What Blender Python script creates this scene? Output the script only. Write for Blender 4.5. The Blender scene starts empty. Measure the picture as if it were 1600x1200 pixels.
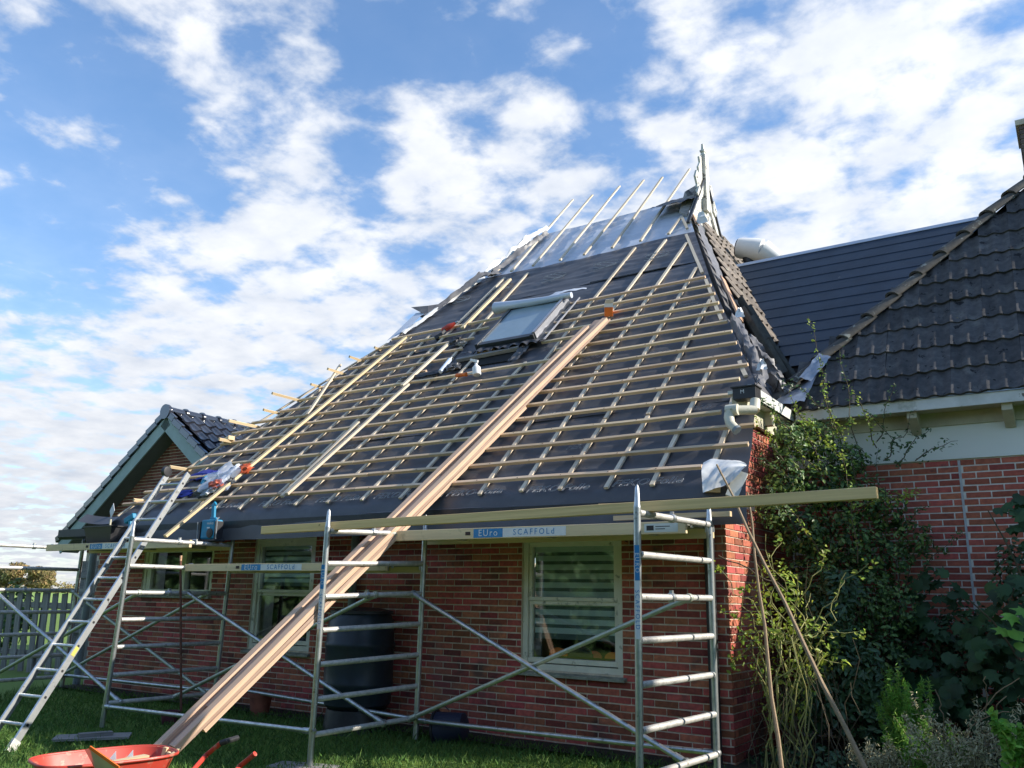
import bpy, math, random
import numpy as np
from mathutils import Vector, Matrix, noise
from math import sin, cos, pi, radians

random.seed(7)
rng = np.random.default_rng(7)
S = bpy.context.scene
COL = S.collection

# ------------------------------------------------------------------ camera
CAM = {'R': [(0.8351, 0.549837, 0.016945), (0.118905, -0.210499, 0.970336), (-0.537093, 0.808313, 0.241166)], 'C': (2.5564, -7.1956, 1.4799), 'F': 1335.22}
cam = bpy.data.cameras.new('camera')
camo = bpy.data.objects.new('camera', cam)
COL.objects.link(camo)
cam.sensor_width = 36
cam.lens = CAM['F'] / 1600 * 36
cam.clip_start = 0.05
cam.clip_end = 6000
r_, u_, w_ = [Vector(v) for v in CAM['R']]
m = Matrix((r_, u_, -w_)).transposed().to_4x4()
m.translation = Vector(CAM['C'])
camo.matrix_world = m
S.camera = camo

# ------------------------------------------------------------------ sky, sun, exposure
SUN = Vector((0.795, 0.335, 0.50)).normalized()
S.view_settings.view_transform = 'Standard'
S.view_settings.look = 'None'
S.view_settings.exposure = 0.90
S.view_settings.gamma = 1.0
S.view_settings.use_curve_mapping = False
S.render.engine = 'CYCLES'

sun = bpy.data.lights.new('sun', 'SUN')
sun.energy = 4.0
sun.angle = radians(0.5)
sun.color = (1.0, 0.93, 0.82)
suno = bpy.data.objects.new('sun', sun)
COL.objects.link(suno)
suno.rotation_euler = SUN.to_track_quat('Z', 'Y').to_euler()
suno.location = (20, 10, 20)


def nodes(tree):
    N = tree.nodes
    L = tree.links

    def n(t, **k):
        x = N.new(t)
        for a, b in k.items():
            if a.startswith('i_'):
                x.inputs[a[2:].replace('_', ' ')].default_value = b
            else:
                setattr(x, a, b)
        return x

    def ml(op, a, b=None, cl=False):
        x = N.new('ShaderNodeMath')
        x.operation = op
        x.use_clamp = cl
        for i, v in enumerate((a, b)):
            if v is None:
                continue
            if isinstance(v, (int, float)):
                x.inputs[i].default_value = v
            else:
                L.new(v, x.inputs[i])
        return x.outputs[0]
    return N, L, n, ml


W = bpy.data.worlds.new('World')
S.world = W
W.use_nodes = True
W.node_tree.nodes.clear()
N, L, n, ml = nodes(W.node_tree)
tc = n('ShaderNodeTexCoord')
D = tc.outputs['Generated']
sky = n('ShaderNodeTexSky', sky_type='NISHITA', sun_disc=False)
sky.sun_elevation = math.asin(SUN.z)
sky.sun_rotation = math.atan2(SUN.x, SUN.y)
sky.air_density = 1.0
sky.dust_density = 0.0
sky.ozone_density = 3.0
sep = n('ShaderNodeSeparateXYZ')
L.new(D, sep.inputs[0])
# clouds: a flat layer seen in perspective
zz = ml('ADD', ml('MAXIMUM', sep.outputs[2], 0.0), 0.16)
cx = ml('DIVIDE', sep.outputs[0], zz)
cy = ml('DIVIDE', sep.outputs[1], zz)
cb = n('ShaderNodeCombineXYZ')
L.new(cx, cb.inputs[0])
L.new(cy, cb.inputs[1])


def fbm(scale, detail, rough, off, dist=0.0):
    mp = n('ShaderNodeMapping')
    mp.inputs['Location'].default_value = off
    L.new(cb.outputs[0], mp.inputs[0])
    t = n('ShaderNodeTexNoise')
    t.inputs['Scale'].default_value = scale
    t.inputs['Detail'].default_value = detail
    t.inputs['Roughness'].default_value = rough
    t.inputs['Distortion'].default_value = dist
    L.new(mp.outputs[0], t.inputs['Vector'])
    return t.outputs[0]


dens = ml('ADD', ml('MULTIPLY', fbm(8.2, 7.0, 0.55, (3.1, 1.7, 0), 0.12), 0.95), ml('MULTIPLY', fbm(2.3, 2.0, 0.5, (0.4, 5.2, 0)), 0.28))
# where the cloud field is thick (+) and where it is torn open (-): direction, spread, weight
FIELD = [
    ((-0.1188, 0.8955, 0.4289), 0.30, 0.15), ((-0.0427, 0.8433, 0.5357), 0.12, 0.05), ((-0.5483, 0.6612, 0.512), 0.10, 0.10), ((-0.4369, 0.7246, 0.533), 0.05, 0.08),
    ((-0.6753, 0.5451, 0.4967), 0.05, 0.08), ((-0.8181, 0.3973, 0.4157), 0.055, 0.14), ((-0.7883, 0.5011, 0.3571), 0.06, 0.09), ((-0.7665, 0.3715, 0.5239), 0.14, 0.08),
    ((-0.6984, 0.4754, 0.535), 0.06, 0.08), ((-0.7094, 0.5869, 0.3902), 0.09, 0.09), ((-0.5969, 0.6813, 0.4238), 0.09, 0.05), ((-0.6619, 0.675, 0.3259), 0.10, 0.08),
    ((-0.8111, 0.5319, 0.2433), 0.22, 0.12), ((-0.8812, 0.4556, 0.1261), 0.25, 0.14), ((-0.2517, 0.8011, 0.5431), 0.10, 0.06), ((-0.5144, 0.7276, 0.4539), 0.08, 0.08), ((-0.6805, 0.6049, 0.4135), 0.08, 0.06),
    ((-0.5724, 0.5666, 0.5927), 0.07, -0.12), ((-0.5505, 0.6161, 0.5634), 0.05, -0.14), ((-0.5079, 0.6276, 0.59), 0.06, -0.06), ((-0.7751, 0.4256, 0.4669), 0.09, -0.18),
    ((-0.8131, 0.3559, 0.4606), 0.06, -0.12), ((-0.7252, 0.5043, 0.4687), 0.06, -0.10), ((-0.8198, 0.4308, 0.3772), 0.07, -0.12), ((-0.8552, 0.3898, 0.3415), 0.08, -0.12),
    ((-0.6653, 0.5855, 0.4631), 0.05, -0.12), ((-0.631, 0.6313, 0.4509), 0.05, -0.10), ((-0.374, 0.7271, 0.5758), 0.05, -0.10), ((-0.7543, 0.5087, 0.415), 0.05, -0.08),
    ((-0.849, 0.4309, 0.3059), 0.09, -0.08), ((-0.6334, 0.6838, 0.3622), 0.05, -0.07),
]
for d, s, wgt in FIELD:
    dp = n('ShaderNodeVectorMath', operation='DOT_PRODUCT')
    L.new(D, dp.inputs[0])
    dp.inputs[1].default_value = d
    # exp(-(1-dot)*2/s^2)
    e = ml('EXPONENT', ml('MULTIPLY', ml('SUBTRACT', 1.0, dp.outputs['Value']), -1.6 / (s * s)))
    dens = ml('ADD', dens, ml('MULTIPLY', e, wgt))
mr = n('ShaderNodeMapRange', interpolation_type='SMOOTHERSTEP')
L.new(dens, mr.inputs[0])
mr.inputs[1].default_value = 0.50
mr.inputs[2].default_value = 0.88
# thin milky veil towards the horizon
veil = ml('MULTIPLY', ml('EXPONENT', ml('MULTIPLY', ml('MAXIMUM', sep.outputs[2], 0.0), -4.2)), 0.82)
cover = ml('MAXIMUM', mr.outputs[0], ml('ADD', veil, 0.05), True)
# cloud colour: white tops, grey-blue thick parts
shade = fbm(6.5, 5.0, 0.55, (7.7, 2.2, 0))
ramp = n('ShaderNodeValToRGB')
L.new(ml('ADD', ml('MULTIPLY', shade, 0.7), ml('MULTIPLY', mr.outputs[0], 0.35)), ramp.inputs[0])
ramp.color_ramp.elements[0].position = 0.28
ramp.color_ramp.elements[0].color = (0.36, 0.44, 0.58, 1)
ramp.color_ramp.elements[1].position = 0.80
ramp.color_ramp.elements[1].color = (0.78, 0.80, 0.84, 1)
# brighter towards the sun
dp = n('ShaderNodeVectorMath', operation='DOT_PRODUCT')
L.new(D, dp.inputs[0])
dp.inputs[1].default_value = SUN
glow = ml('ADD', 0.70, ml('MULTIPLY', ml('POWER', ml('ABSOLUTE', dp.outputs['Value']), 2.0), 0.22))
glow = ml('MULTIPLY', glow, ml('ADD', 0.74, ml('MULTIPLY', ml('MINIMUM', ml('MAXIMUM', sep.outputs[2], 0.0), 0.35), 0.75)))
b1 = n('ShaderNodeBackground')
hsk = n('ShaderNodeHueSaturation')
hsk.inputs['Saturation'].default_value = 1.14
L.new(sky.outputs[0], hsk.inputs['Color'])
L.new(hsk.outputs[0], b1.inputs[0])
b1.inputs[1].default_value = 0.135
b2 = n('ShaderNodeBackground')
L.new(ramp.outputs[0], b2.inputs[0])
L.new(glow, b2.inputs[1])
mx = n('ShaderNodeMixShader')
L.new(cover, mx.inputs[0])
L.new(b1.outputs[0], mx.inputs[1])
L.new(b2.outputs[0], mx.inputs[2])
wo = n('ShaderNodeOutputWorld')
L.new(mx.outputs[0], wo.inputs[0])

# ------------------------------------------------------------------ materials
MATS = {}


def mat(name, c1, c2=None, scale=8.0, rough=0.7, metal=0.0, bump=0.0, bscale=40.0, var=0.0, hue=0.0, coord='pos',
        stretch=None, detail=4.0, spots=None, spec=0.4, sss=None, transm=None, lo=0.35, hi=0.65, coat=0.0):
    """c1/c2 mixed by noise; var = value change from one piece to the next; spots = (colour, scale, threshold, softness)"""
    if name in MATS:
        return MATS[name]
    M = bpy.data.materials.new(name)
    MATS[name] = M
    M.use_nodes = True
    N, L, n, ml = nodes(M.node_tree)
    B = N['Principled BSDF']
    g = n('ShaderNodeNewGeometry')
    oi = n('ShaderNodeObjectInfo')
    if coord == 'pos':
        P = g.outputs['Position']
    else:
        t = n('ShaderNodeTexCoord')
        P = t.outputs['Object']
    rnd = ml('FRACT', ml('ADD', oi.outputs['Random'], g.outputs['Random Per Island']))
    if coord != 'pos':
        va = n('ShaderNodeVectorMath', operation='ADD')
        cbn = n('ShaderNodeCombineXYZ')
        for i in range(3):
            L.new(ml('MULTIPLY', rnd, 17.0 + i * 5), cbn.inputs[i])
        L.new(P, va.inputs[0])
        L.new(cbn.outputs[0], va.inputs[1])
        P = va.outputs[0]
    if stretch:
        mp = n('ShaderNodeMapping')
        mp.inputs['Scale'].default_value = stretch
        L.new(P, mp.inputs[0])
        P = mp.outputs[0]
    tx = n('ShaderNodeTexNoise')
    tx.inputs['Scale'].default_value = scale
    tx.inputs['Detail'].default_value = detail
    tx.inputs['Roughness'].default_value = 0.6
    L.new(P, tx.inputs['Vector'])
    c2 = c2 or tuple(x * 0.7 for x in c1)
    rp = n('ShaderNodeMapRange')
    rp.inputs[1].default_value = lo
    rp.inputs[2].default_value = hi
    L.new(tx.outputs[0], rp.inputs[0])
    mix = n('ShaderNodeMixRGB')
    L.new(rp.outputs[0], mix.inputs[0])
    mix.inputs[1].default_value = (*c1, 1)
    mix.inputs[2].default_value = (*c2, 1)
    out = mix.outputs[0]
    if spots:
        for (sc, ss, th, so) in (spots if isinstance(spots, list) else [spots]):
            t2 = n('ShaderNodeTexNoise')
            t2.inputs['Scale'].default_value = ss
            t2.inputs['Detail'].default_value = 5
            t2.inputs['Roughness'].default_value = 0.65
            L.new(g.outputs['Position'], t2.inputs['Vector'])
            r2 = n('ShaderNodeMapRange')
            r2.inputs[1].default_value = th
            r2.inputs[2].default_value = th + so
            L.new(t2.outputs[0], r2.inputs[0])
            m2 = n('ShaderNodeMixRGB')
            L.new(r2.outputs[0], m2.inputs[0])
            L.new(out, m2.inputs[1])
            m2.inputs[2].default_value = (*sc, 1)
            out = m2.outputs[0]
    if var or hue:
        hs = n('ShaderNodeHueSaturation')
        L.new(ml('ADD', 1.0 - var, ml('MULTIPLY', rnd, 2 * var)), hs.inputs['Value'])
        r3 = ml('FRACT', ml('MULTIPLY', rnd, 7.31))
        L.new(ml('ADD', 0.5 - hue, ml('MULTIPLY', r3, 2 * hue)), hs.inputs['Hue'])
        L.new(out, hs.inputs['Color'])
        out = hs.outputs[0]
    L.new(out, B.inputs['Base Color'])
    B.inputs['Roughness'].default_value = rough
    B.inputs['Metallic'].default_value = metal
    B.inputs['Specular IOR Level'].default_value = spec
    if coat:
        B.inputs['Coat Weight'].default_value = coat
        B.inputs['Coat Roughness'].default_value = 0.15
    if rough > 0.15:
        L.new(ml('ADD', rough - 0.08, ml('MULTIPLY', tx.outputs[0], 0.16)), B.inputs['Roughness'])
    if bump:
        tb = n('ShaderNodeTexNoise')
        tb.inputs['Scale'].default_value = bscale
        tb.inputs['Detail'].default_value = 6
        L.new(P, tb.inputs['Vector'])
        bp = n('ShaderNodeBump')
        bp.inputs['Strength'].default_value = min(1.0, bump * 20)
        bp.inputs['Distance'].default_value = bump
        L.new(tb.outputs[0], bp.inputs['Height'])
        L.new(bp.outputs[0], B.inputs['Normal'])
    if transm:  # leaf: light passes through
        tr = n('ShaderNodeBsdfTranslucent')
        hs2 = n('ShaderNodeHueSaturation')
        hs2.inputs['Value'].default_value = 1.6
        L.new(out, hs2.inputs['Color'])
        L.new(hs2.outputs[0], tr.inputs[0])
        ms = n('ShaderNodeMixShader')
        ms.inputs[0].default_value = transm
        L.new(B.outputs[0], ms.inputs[1])
        L.new(tr.outputs[0], ms.inputs[2])
        L.new(ms.outputs[0], N['Material Output'].inputs[0])
    return M


brick = mat('red brick', (0.45, 0.118, 0.075), (0.29, 0.080, 0.056), 22, 0.85, bump=0.004, bscale=110, var=0.42, hue=0.018,
            spots=[((0.12, 0.055, 0.046), 2.2, 0.54, 0.14), ((0.20, 0.12, 0.10), 0.9, 0.58, 0.2), ((0.42, 0.33, 0.25), 7.0, 0.68, 0.05)])
brick_ext = mat('orange red brick', (0.50, 0.138, 0.088), (0.35, 0.097, 0.068), 22, 0.85, bump=0.004, bscale=110, var=0.30, hue=0.012,
                spots=[((0.12, 0.06, 0.055), 3.0, 0.60, 0.10), ((0.22, 0.14, 0.11), 0.8, 0.56, 0.2)])
brick_gable = mat('dark red brown brick', (0.26, 0.09, 0.065), (0.18, 0.065, 0.05), 15, 0.85, bump=0.003, bscale=90, var=0.3)
mortar = mat('sandy grey mortar', (0.74, 0.64, 0.50), (0.54, 0.46, 0.36), 12, 0.95, bump=0.004, bscale=200)
mortar_ext = mat('pale grey mortar', (0.85, 0.81, 0.74), (0.70, 0.66, 0.60), 12, 0.95, bump=0.004, bscale=200)
soldier = brick
batten_m = mat('sawn batten wood', (0.74, 0.56, 0.38), (0.60, 0.43, 0.27), 9, 0.75, bump=0.001, bscale=60, var=0.18, spots=((0.30, 0.18, 0.10), 17.0, 0.70, 0.03), hue=0.008, coord='obj', stretch=(0.25, 6, 6), spec=0.25)
counter_m = mat('pale sawn counter batten wood', (0.68, 0.58, 0.45), (0.56, 0.46, 0.34), 9, 0.75, bump=0.001, bscale=60, var=0.14, spots=((0.30, 0.19, 0.11), 19.0, 0.70, 0.03), coord='obj', stretch=(0.25, 6, 6), spec=0.25)
fresh = mat('fresh spruce wood', (0.70, 0.56, 0.36), (0.60, 0.44, 0.25), 9, 0.7, bump=0.001, bscale=60, var=0.10, coord='obj', stretch=(0.25, 6, 6), spec=0.25)
plank_m = mat('pinkish new plank', (0.70, 0.49, 0.35), (0.56, 0.37, 0.25), 7, 0.7, bump=0.002, bscale=50, var=0.08, coord='obj', stretch=(0.2, 8, 8), spec=0.25, spots=[((0.34, 0.19, 0.12), 13.0, 0.70, 0.03), ((0.45, 0.36, 0.30), 3.5, 0.60, 0.15)])
plank_d = mat('brown plank face', (0.46, 0.33, 0.26), (0.36, 0.25, 0.19), 7, 0.75, bump=0.002, bscale=50, coord='obj', stretch=(0.2, 8, 8), spec=0.2)
yellow_w = mat('impregnated yellow green timber', (0.84, 0.59, 0.29), (0.68, 0.47, 0.22), 6, 0.75, bump=0.001, bscale=50, var=0.05, coord='obj', stretch=(0.2, 7, 7), spec=0.25,
               spots=((0.33, 0.23, 0.10), 5.0, 0.72, 0.03))
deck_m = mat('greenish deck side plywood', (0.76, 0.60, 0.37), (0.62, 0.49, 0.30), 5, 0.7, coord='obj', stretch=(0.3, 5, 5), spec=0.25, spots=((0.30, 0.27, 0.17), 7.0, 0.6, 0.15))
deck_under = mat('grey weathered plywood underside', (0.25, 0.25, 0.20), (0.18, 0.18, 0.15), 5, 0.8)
old_w = mat('old grey wood', (0.32, 0.30, 0.28), (0.18, 0.17, 0.16), 10, 0.9, bump=0.003, bscale=40, var=0.2, coord='obj', stretch=(0.3, 6, 6))
membrane = mat('dark grey roofing membrane', (0.078, 0.079, 0.090), (0.064, 0.065, 0.074), 2.2, 0.46, bump=0.004, bscale=9, spec=0.5,
               spots=[((0.098, 0.098, 0.108), 4.0, 0.52, 0.25), ((0.14, 0.14, 0.145), 26.0, 0.68, 0.08)])
membrane_l = mat('dusty grey membrane', (0.17, 0.165, 0.17), (0.10, 0.10, 0.11), 6, 0.5, bump=0.006, bscale=14)
foil = mat('pale silver insulation foil', (0.56, 0.61, 0.70), (0.48, 0.53, 0.62), 1.4, 0.42, metal=0.15, bump=0.003, bscale=4, spots=((0.64, 0.68, 0.74), 3.0, 0.6, 0.1))
white_foil = mat('white foil', (0.78, 0.78, 0.76), (0.60, 0.60, 0.60), 7, 0.4, bump=0.008, bscale=12)
print_m = mat('grey print', (0.42, 0.43, 0.45), (0.24, 0.245, 0.26), 30, 0.6)
alu = mat('dull aluminium', (0.60, 0.62, 0.63), (0.42, 0.44, 0.44), 16, 0.38, metal=0.85, bump=0.0006, bscale=90, var=0.05, spots=((0.30, 0.30, 0.28), 14.0, 0.62, 0.05))
alu_dirty = mat('dirty aluminium with mortar spots', (0.62, 0.60, 0.56), (0.44, 0.43, 0.40), 20, 0.55, metal=0.45, bump=0.001, bscale=120, spots=[((0.26, 0.23, 0.20), 22.0, 0.62, 0.04), ((0.70, 0.66, 0.58), 15.0, 0.60, 0.06)])
steel_g = mat('greenish galvanised brace tube', (0.50, 0.53, 0.45), (0.38, 0.41, 0.34), 18, 0.5, metal=0.6, bump=0.0006, bscale=120)
white_m = mat('marking white', (0.75, 0.76, 0.76), (0.68, 0.69, 0.70), 10, 0.5)
blue_m = mat('sticker blue', (0.035, 0.24, 0.52), (0.03, 0.20, 0.45), 20, 0.4)
black_m = mat('black plastic', (0.022, 0.022, 0.025), (0.035, 0.035, 0.038), 12, 0.42)
rubber = mat('black crumpled rubber', (0.030, 0.030, 0.034), (0.06, 0.06, 0.065), 9, 0.45, bump=0.006, bscale=14)
frame_m = mat('weathered cream window paint', (0.80, 0.78, 0.66), (0.70, 0.68, 0.57), 6, 0.6, bump=0.001, bscale=30, spots=[((0.25, 0.26, 0.20), 9.0, 0.60, 0.10), ((0.16, 0.12, 0.08), 22.0, 0.70, 0.03)])
sill_m = mat('mossy grey sill', (0.33, 0.34, 0.28), (0.20, 0.21, 0.16), 12, 0.8, bump=0.002, bscale=60)
white_p = mat('peeling white paint', (0.70, 0.71, 0.68), (0.58, 0.59, 0.55), 5, 0.6, bump=0.002, bscale=30, spots=[((0.16, 0.14, 0.11), 8.0, 0.66, 0.02), ((0.42, 0.44, 0.38), 4.0, 0.58, 0.10)])
white_r = mat('white render band', (0.86, 0.88, 0.82), (0.80, 0.82, 0.76), 1.2, 0.8, bump=0.001, bscale=80)
beige_p = mat('dirty beige board', (0.62, 0.59, 0.45), (0.44, 0.41, 0.30), 3, 0.75, bump=0.001, bscale=30)
orn_p = mat('old white ornament paint', (0.66, 0.65, 0.60), (0.50, 0.48, 0.43), 9, 0.7, bump=0.003, bscale=50, spots=[((0.13, 0.115, 0.10), 11.0, 0.58, 0.04)])
tile_m = mat('dark concrete tile', (0.082, 0.079, 0.080), (0.048, 0.047, 0.049), 14, 0.75, bump=0.004, bscale=120, var=0.26, spec=0.35,
             spots=[((0.15, 0.145, 0.135), 4.0, 0.55, 0.2), ((0.008, 0.008, 0.009), 11.0, 0.625, 0.012), ((0.30, 0.31, 0.28), 8.0, 0.72, 0.02), ((0.20, 0.17, 0.06), 9.5, 0.71, 0.03)])
cap_m = mat('lichen covered ridge tile', (0.105, 0.098, 0.085), (0.065, 0.062, 0.058), 12, 0.85, bump=0.004, bscale=70, var=0.15,
            spots=[((0.30, 0.31, 0.27), 9.0, 0.60, 0.05), ((0.28, 0.19, 0.05), 13.0, 0.66, 0.04)])
oldtile_m = mat('old brown grey tile', (0.24, 0.195, 0.15), (0.13, 0.11, 0.095), 14, 0.8, bump=0.004, bscale=60, var=0.3, spots=((0.30, 0.28, 0.22), 9.0, 0.6, 0.08))
gutter_t = mat('grey green stacked gutter tile', (0.085, 0.088, 0.075), (0.05, 0.052, 0.047), 12, 0.6, bump=0.002, bscale=40)
panel_m = mat('dark blue black roof panel', (0.020, 0.036, 0.062), (0.015, 0.028, 0.048), 3, 0.5, bump=0.001, bscale=30, var=0.06, spec=0.35, spots=((0.10, 0.11, 0.11), 7.0, 0.68, 0.04))
metal_r = mat('light metal ridge flashing', (0.42, 0.50, 0.60), (0.36, 0.43, 0.52), 6, 0.4, metal=0.5)
gloss_t = mat('glossy black tile', (0.030, 0.032, 0.042), (0.024, 0.026, 0.034), 6, 0.14, var=0.2, spec=0.8, coat=0.6)
teal_p = mat('grey green painted trim', (0.34, 0.43, 0.42), (0.29, 0.37, 0.36), 3, 0.6)
soffit = mat('grey boarded soffit', (0.17, 0.18, 0.185), (0.14, 0.15, 0.155), 4, 0.7)
zinc = mat('dull zinc sheet', (0.33, 0.39, 0.47), (0.24, 0.28, 0.34), 7, 0.38, metal=0.6, bump=0.003, bscale=16)
lead = mat('lead flashing', (0.12, 0.12, 0.125), (0.07, 0.07, 0.075), 10, 0.5, metal=0.2, bump=0.006, bscale=18)
cream_pvc = mat('cream pvc pipe', (0.66, 0.62, 0.50), (0.52, 0.50, 0.40), 10, 0.5, spots=((0.22, 0.26, 0.14), 11.0, 0.60, 0.06))
grey_pvc = mat('grey pvc pipe', (0.22, 0.26, 0.28), (0.17, 0.20, 0.22), 8, 0.45)
bluegrey = mat('dark blue grey plastic', (0.020, 0.032, 0.044), (0.016, 0.026, 0.036), 6, 0.38)
terra = mat('terracotta', (0.26, 0.085, 0.05), (0.19, 0.06, 0.04), 9, 0.85)
maroon = mat('maroon plastic', (0.10, 0.02, 0.035), (0.07, 0.015, 0.025), 9, 0.5)
red_m = mat('worn red enamel', (0.55, 0.055, 0.035), (0.42, 0.06, 0.04), 7, 0.45, spots=((0.42, 0.20, 0.14), 10.0, 0.58, 0.08))
orange_m = mat('orange plastic', (0.75, 0.17, 0.02), (0.65, 0.14, 0.02), 9, 0.5)
blue_t = mat('tool blue', (0.01, 0.24, 0.42), (0.01, 0.19, 0.34), 9, 0.45)
cloth_b = mat('royal blue cloth', (0.045, 0.06, 0.34), (0.03, 0.04, 0.22), 12, 0.9)
rust = mat('rusty steel', (0.16, 0.06, 0.035), (0.08, 0.035, 0.025), 20, 0.8, bump=0.001, bscale=100)
chrome = mat('saw steel', (0.50, 0.51, 0.55), (0.42, 0.43, 0.47), 8, 0.35, metal=0.7)
cane = mat('tan pole wood', (0.40, 0.28, 0.17), (0.28, 0.20, 0.12), 10, 0.7, coord='obj', stretch=(0.4, 6, 6))
copper = mat('orange brown sawn board', (0.60, 0.36, 0.22), (0.44, 0.26, 0.16), 8, 0.6, coord='obj', stretch=(0.3, 6, 6))
dark_in = mat('dark inside', (0.012, 0.013, 0.014), (0.02, 0.02, 0.02), 4, 0.9)  # near-black colour standing in for unlit insides
blind_m = mat('pale blind fabric', (0.55, 0.63, 0.61), (0.48, 0.56, 0.54), 5, 0.8)
blind_d = mat('dark blind fabric', (0.13, 0.17, 0.16), (0.10, 0.13, 0.12), 5, 0.8)
decor = mat('coloured window decoration', (0.55, 0.07, 0.03), (0.55, 0.30, 0.08), 14, 0.6)
soil = mat('dark soil', (0.040, 0.032, 0.022), (0.022, 0.018, 0.013), 9, 0.95, bump=0.02, bscale=30)
bark = mat('brown stem', (0.13, 0.10, 0.06), (0.08, 0.065, 0.04), 14, 0.85, bump=0.002, bscale=60)
stem_y = mat('yellow green stem', (0.44, 0.42, 0.13), (0.24, 0.23, 0.09), 12, 0.6)
leaf_d = mat('dark glossy leaf', (0.085, 0.155, 0.045), (0.046, 0.100, 0.034), 6, 0.42, var=0.40, hue=0.02, transm=0.22)
leaf_b = mat('blue green leaf', (0.075, 0.145, 0.062), (0.042, 0.095, 0.046), 6, 0.45, var=0.35, hue=0.02, transm=0.2)
leaf_y = mat('fresh yellow green leaf', (0.34, 0.42, 0.06), (0.22, 0.32, 0.045), 8, 0.5, var=0.35, hue=0.03, transm=0.35)
leaf_f = mat('fig leaf', (0.040, 0.105, 0.034), (0.026, 0.070, 0.026), 7, 0.55, var=0.30, hue=0.015, transm=0.25)
leaf_l = mat('bright feathery and sun tinted fig leaf', (0.24, 0.46, 0.07), (0.16, 0.33, 0.05), 8, 0.6, var=0.3, hue=0.02, transm=0.3)
seed_m = mat('dry seed heads', (0.46, 0.42, 0.25), (0.30, 0.28, 0.16), 12, 0.85, var=0.3)
autumn = mat('autumn tree leaf', (0.18, 0.17, 0.07), (0.26, 0.18, 0.07), 0.12, 0.8, var=0.35, hue=0.03)
field_leaf = mat('garden tree leaf', (0.09, 0.17, 0.06), (0.055, 0.11, 0.04), 1.0, 0.6, var=0.4)
grass_m = mat('lawn grass blade', (0.095, 0.185, 0.035), (0.060, 0.125, 0.026), 2.0, 0.7, var=0.4, hue=0.02, transm=0.2)


def glass_mat(tint=(0.92, 0.96, 0.95), fac=0.05):
    M = bpy.data.materials.new('window glass')
    M.use_nodes = True
    N, L, n, ml = nodes(M.node_tree)
    t = n('ShaderNodeBsdfTransparent')
    t.inputs[0].default_value = (*tint, 1)
    g = n('ShaderNodeBsdfGlossy')
    g.inputs['Roughness'].default_value = 0.03
    f = n('ShaderNodeFresnel')
    f.inputs[0].default_value = 1.6
    m1 = n('ShaderNodeMixShader')
    gg = n('ShaderNodeNewGeometry')
    front = ml('SUBTRACT', 1.0, gg.outputs['Backfacing'])
    L.new(ml('MULTIPLY', ml('ADD', ml('MULTIPLY', f.outputs[0], 1.5), fac, True), front), m1.inputs[0])
    L.new(t.outputs[0], m1.inputs[1])
    L.new(g.outputs[0], m1.inputs[2])
    L.new(m1.outputs[0], N['Material Output'].inputs[0])
    return M


glass = glass_mat()
sky_glass = mat('cloudy skylight glass', (0.26, 0.34, 0.38), (0.22, 0.30, 0.34), 3, 0.22, spec=0.8, bump=0.0008, bscale=160, coat=0.4)
bag_m = bpy.data.materials.new('clear plastic bag')
bag_m.use_nodes = True
N, L, n, ml = nodes(bag_m.node_tree)
_t = n('ShaderNodeBsdfTransparent')
_t.inputs[0].default_value = (0.9, 0.93, 0.97, 1)
_m = n('ShaderNodeMixShader')
_m.inputs[0].default_value = 0.45
N['Principled BSDF'].inputs['Base Color'].default_value = (0.62, 0.68, 0.78, 1)
N['Principled BSDF'].inputs['Roughness'].default_value = 0.25
L.new(_t.outputs[0], _m.inputs[1])
L.new(N['Principled BSDF'].outputs[0], _m.inputs[2])
L.new(_m.outputs[0], N['Material Output'].inputs[0])

# ------------------------------------------------------------------ helpers
WM = {}


def link(o, parent, world):
    COL.objects.link(o)
    if parent is not None:
        o.parent = parent
        o.matrix_parent_inverse = WM[parent.name].inverted()
    o.matrix_basis = world
    WM[o.name] = world.copy()
    return o


def thing(name, loc, label, cat, group=None):
    o = bpy.data.objects.new(name, None)
    o.empty_display_size = 0.1
    link(o, None, Matrix.Translation(Vector(loc)))
    tag(o, label, cat, group)
    return o


def tag(o, label=None, cat=None, group=None, kind=None):
    for k, v in (('label', label), ('category', cat), ('group', group), ('kind', kind)):
        if v:
            o[k] = v
    return o


def part(name, parent, loc=(0, 0, 0)):
    o = bpy.data.objects.new(name, None)
    o.empty_display_size = 0.05
    return link(o, parent, Matrix.Translation(Vector(loc)))


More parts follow.
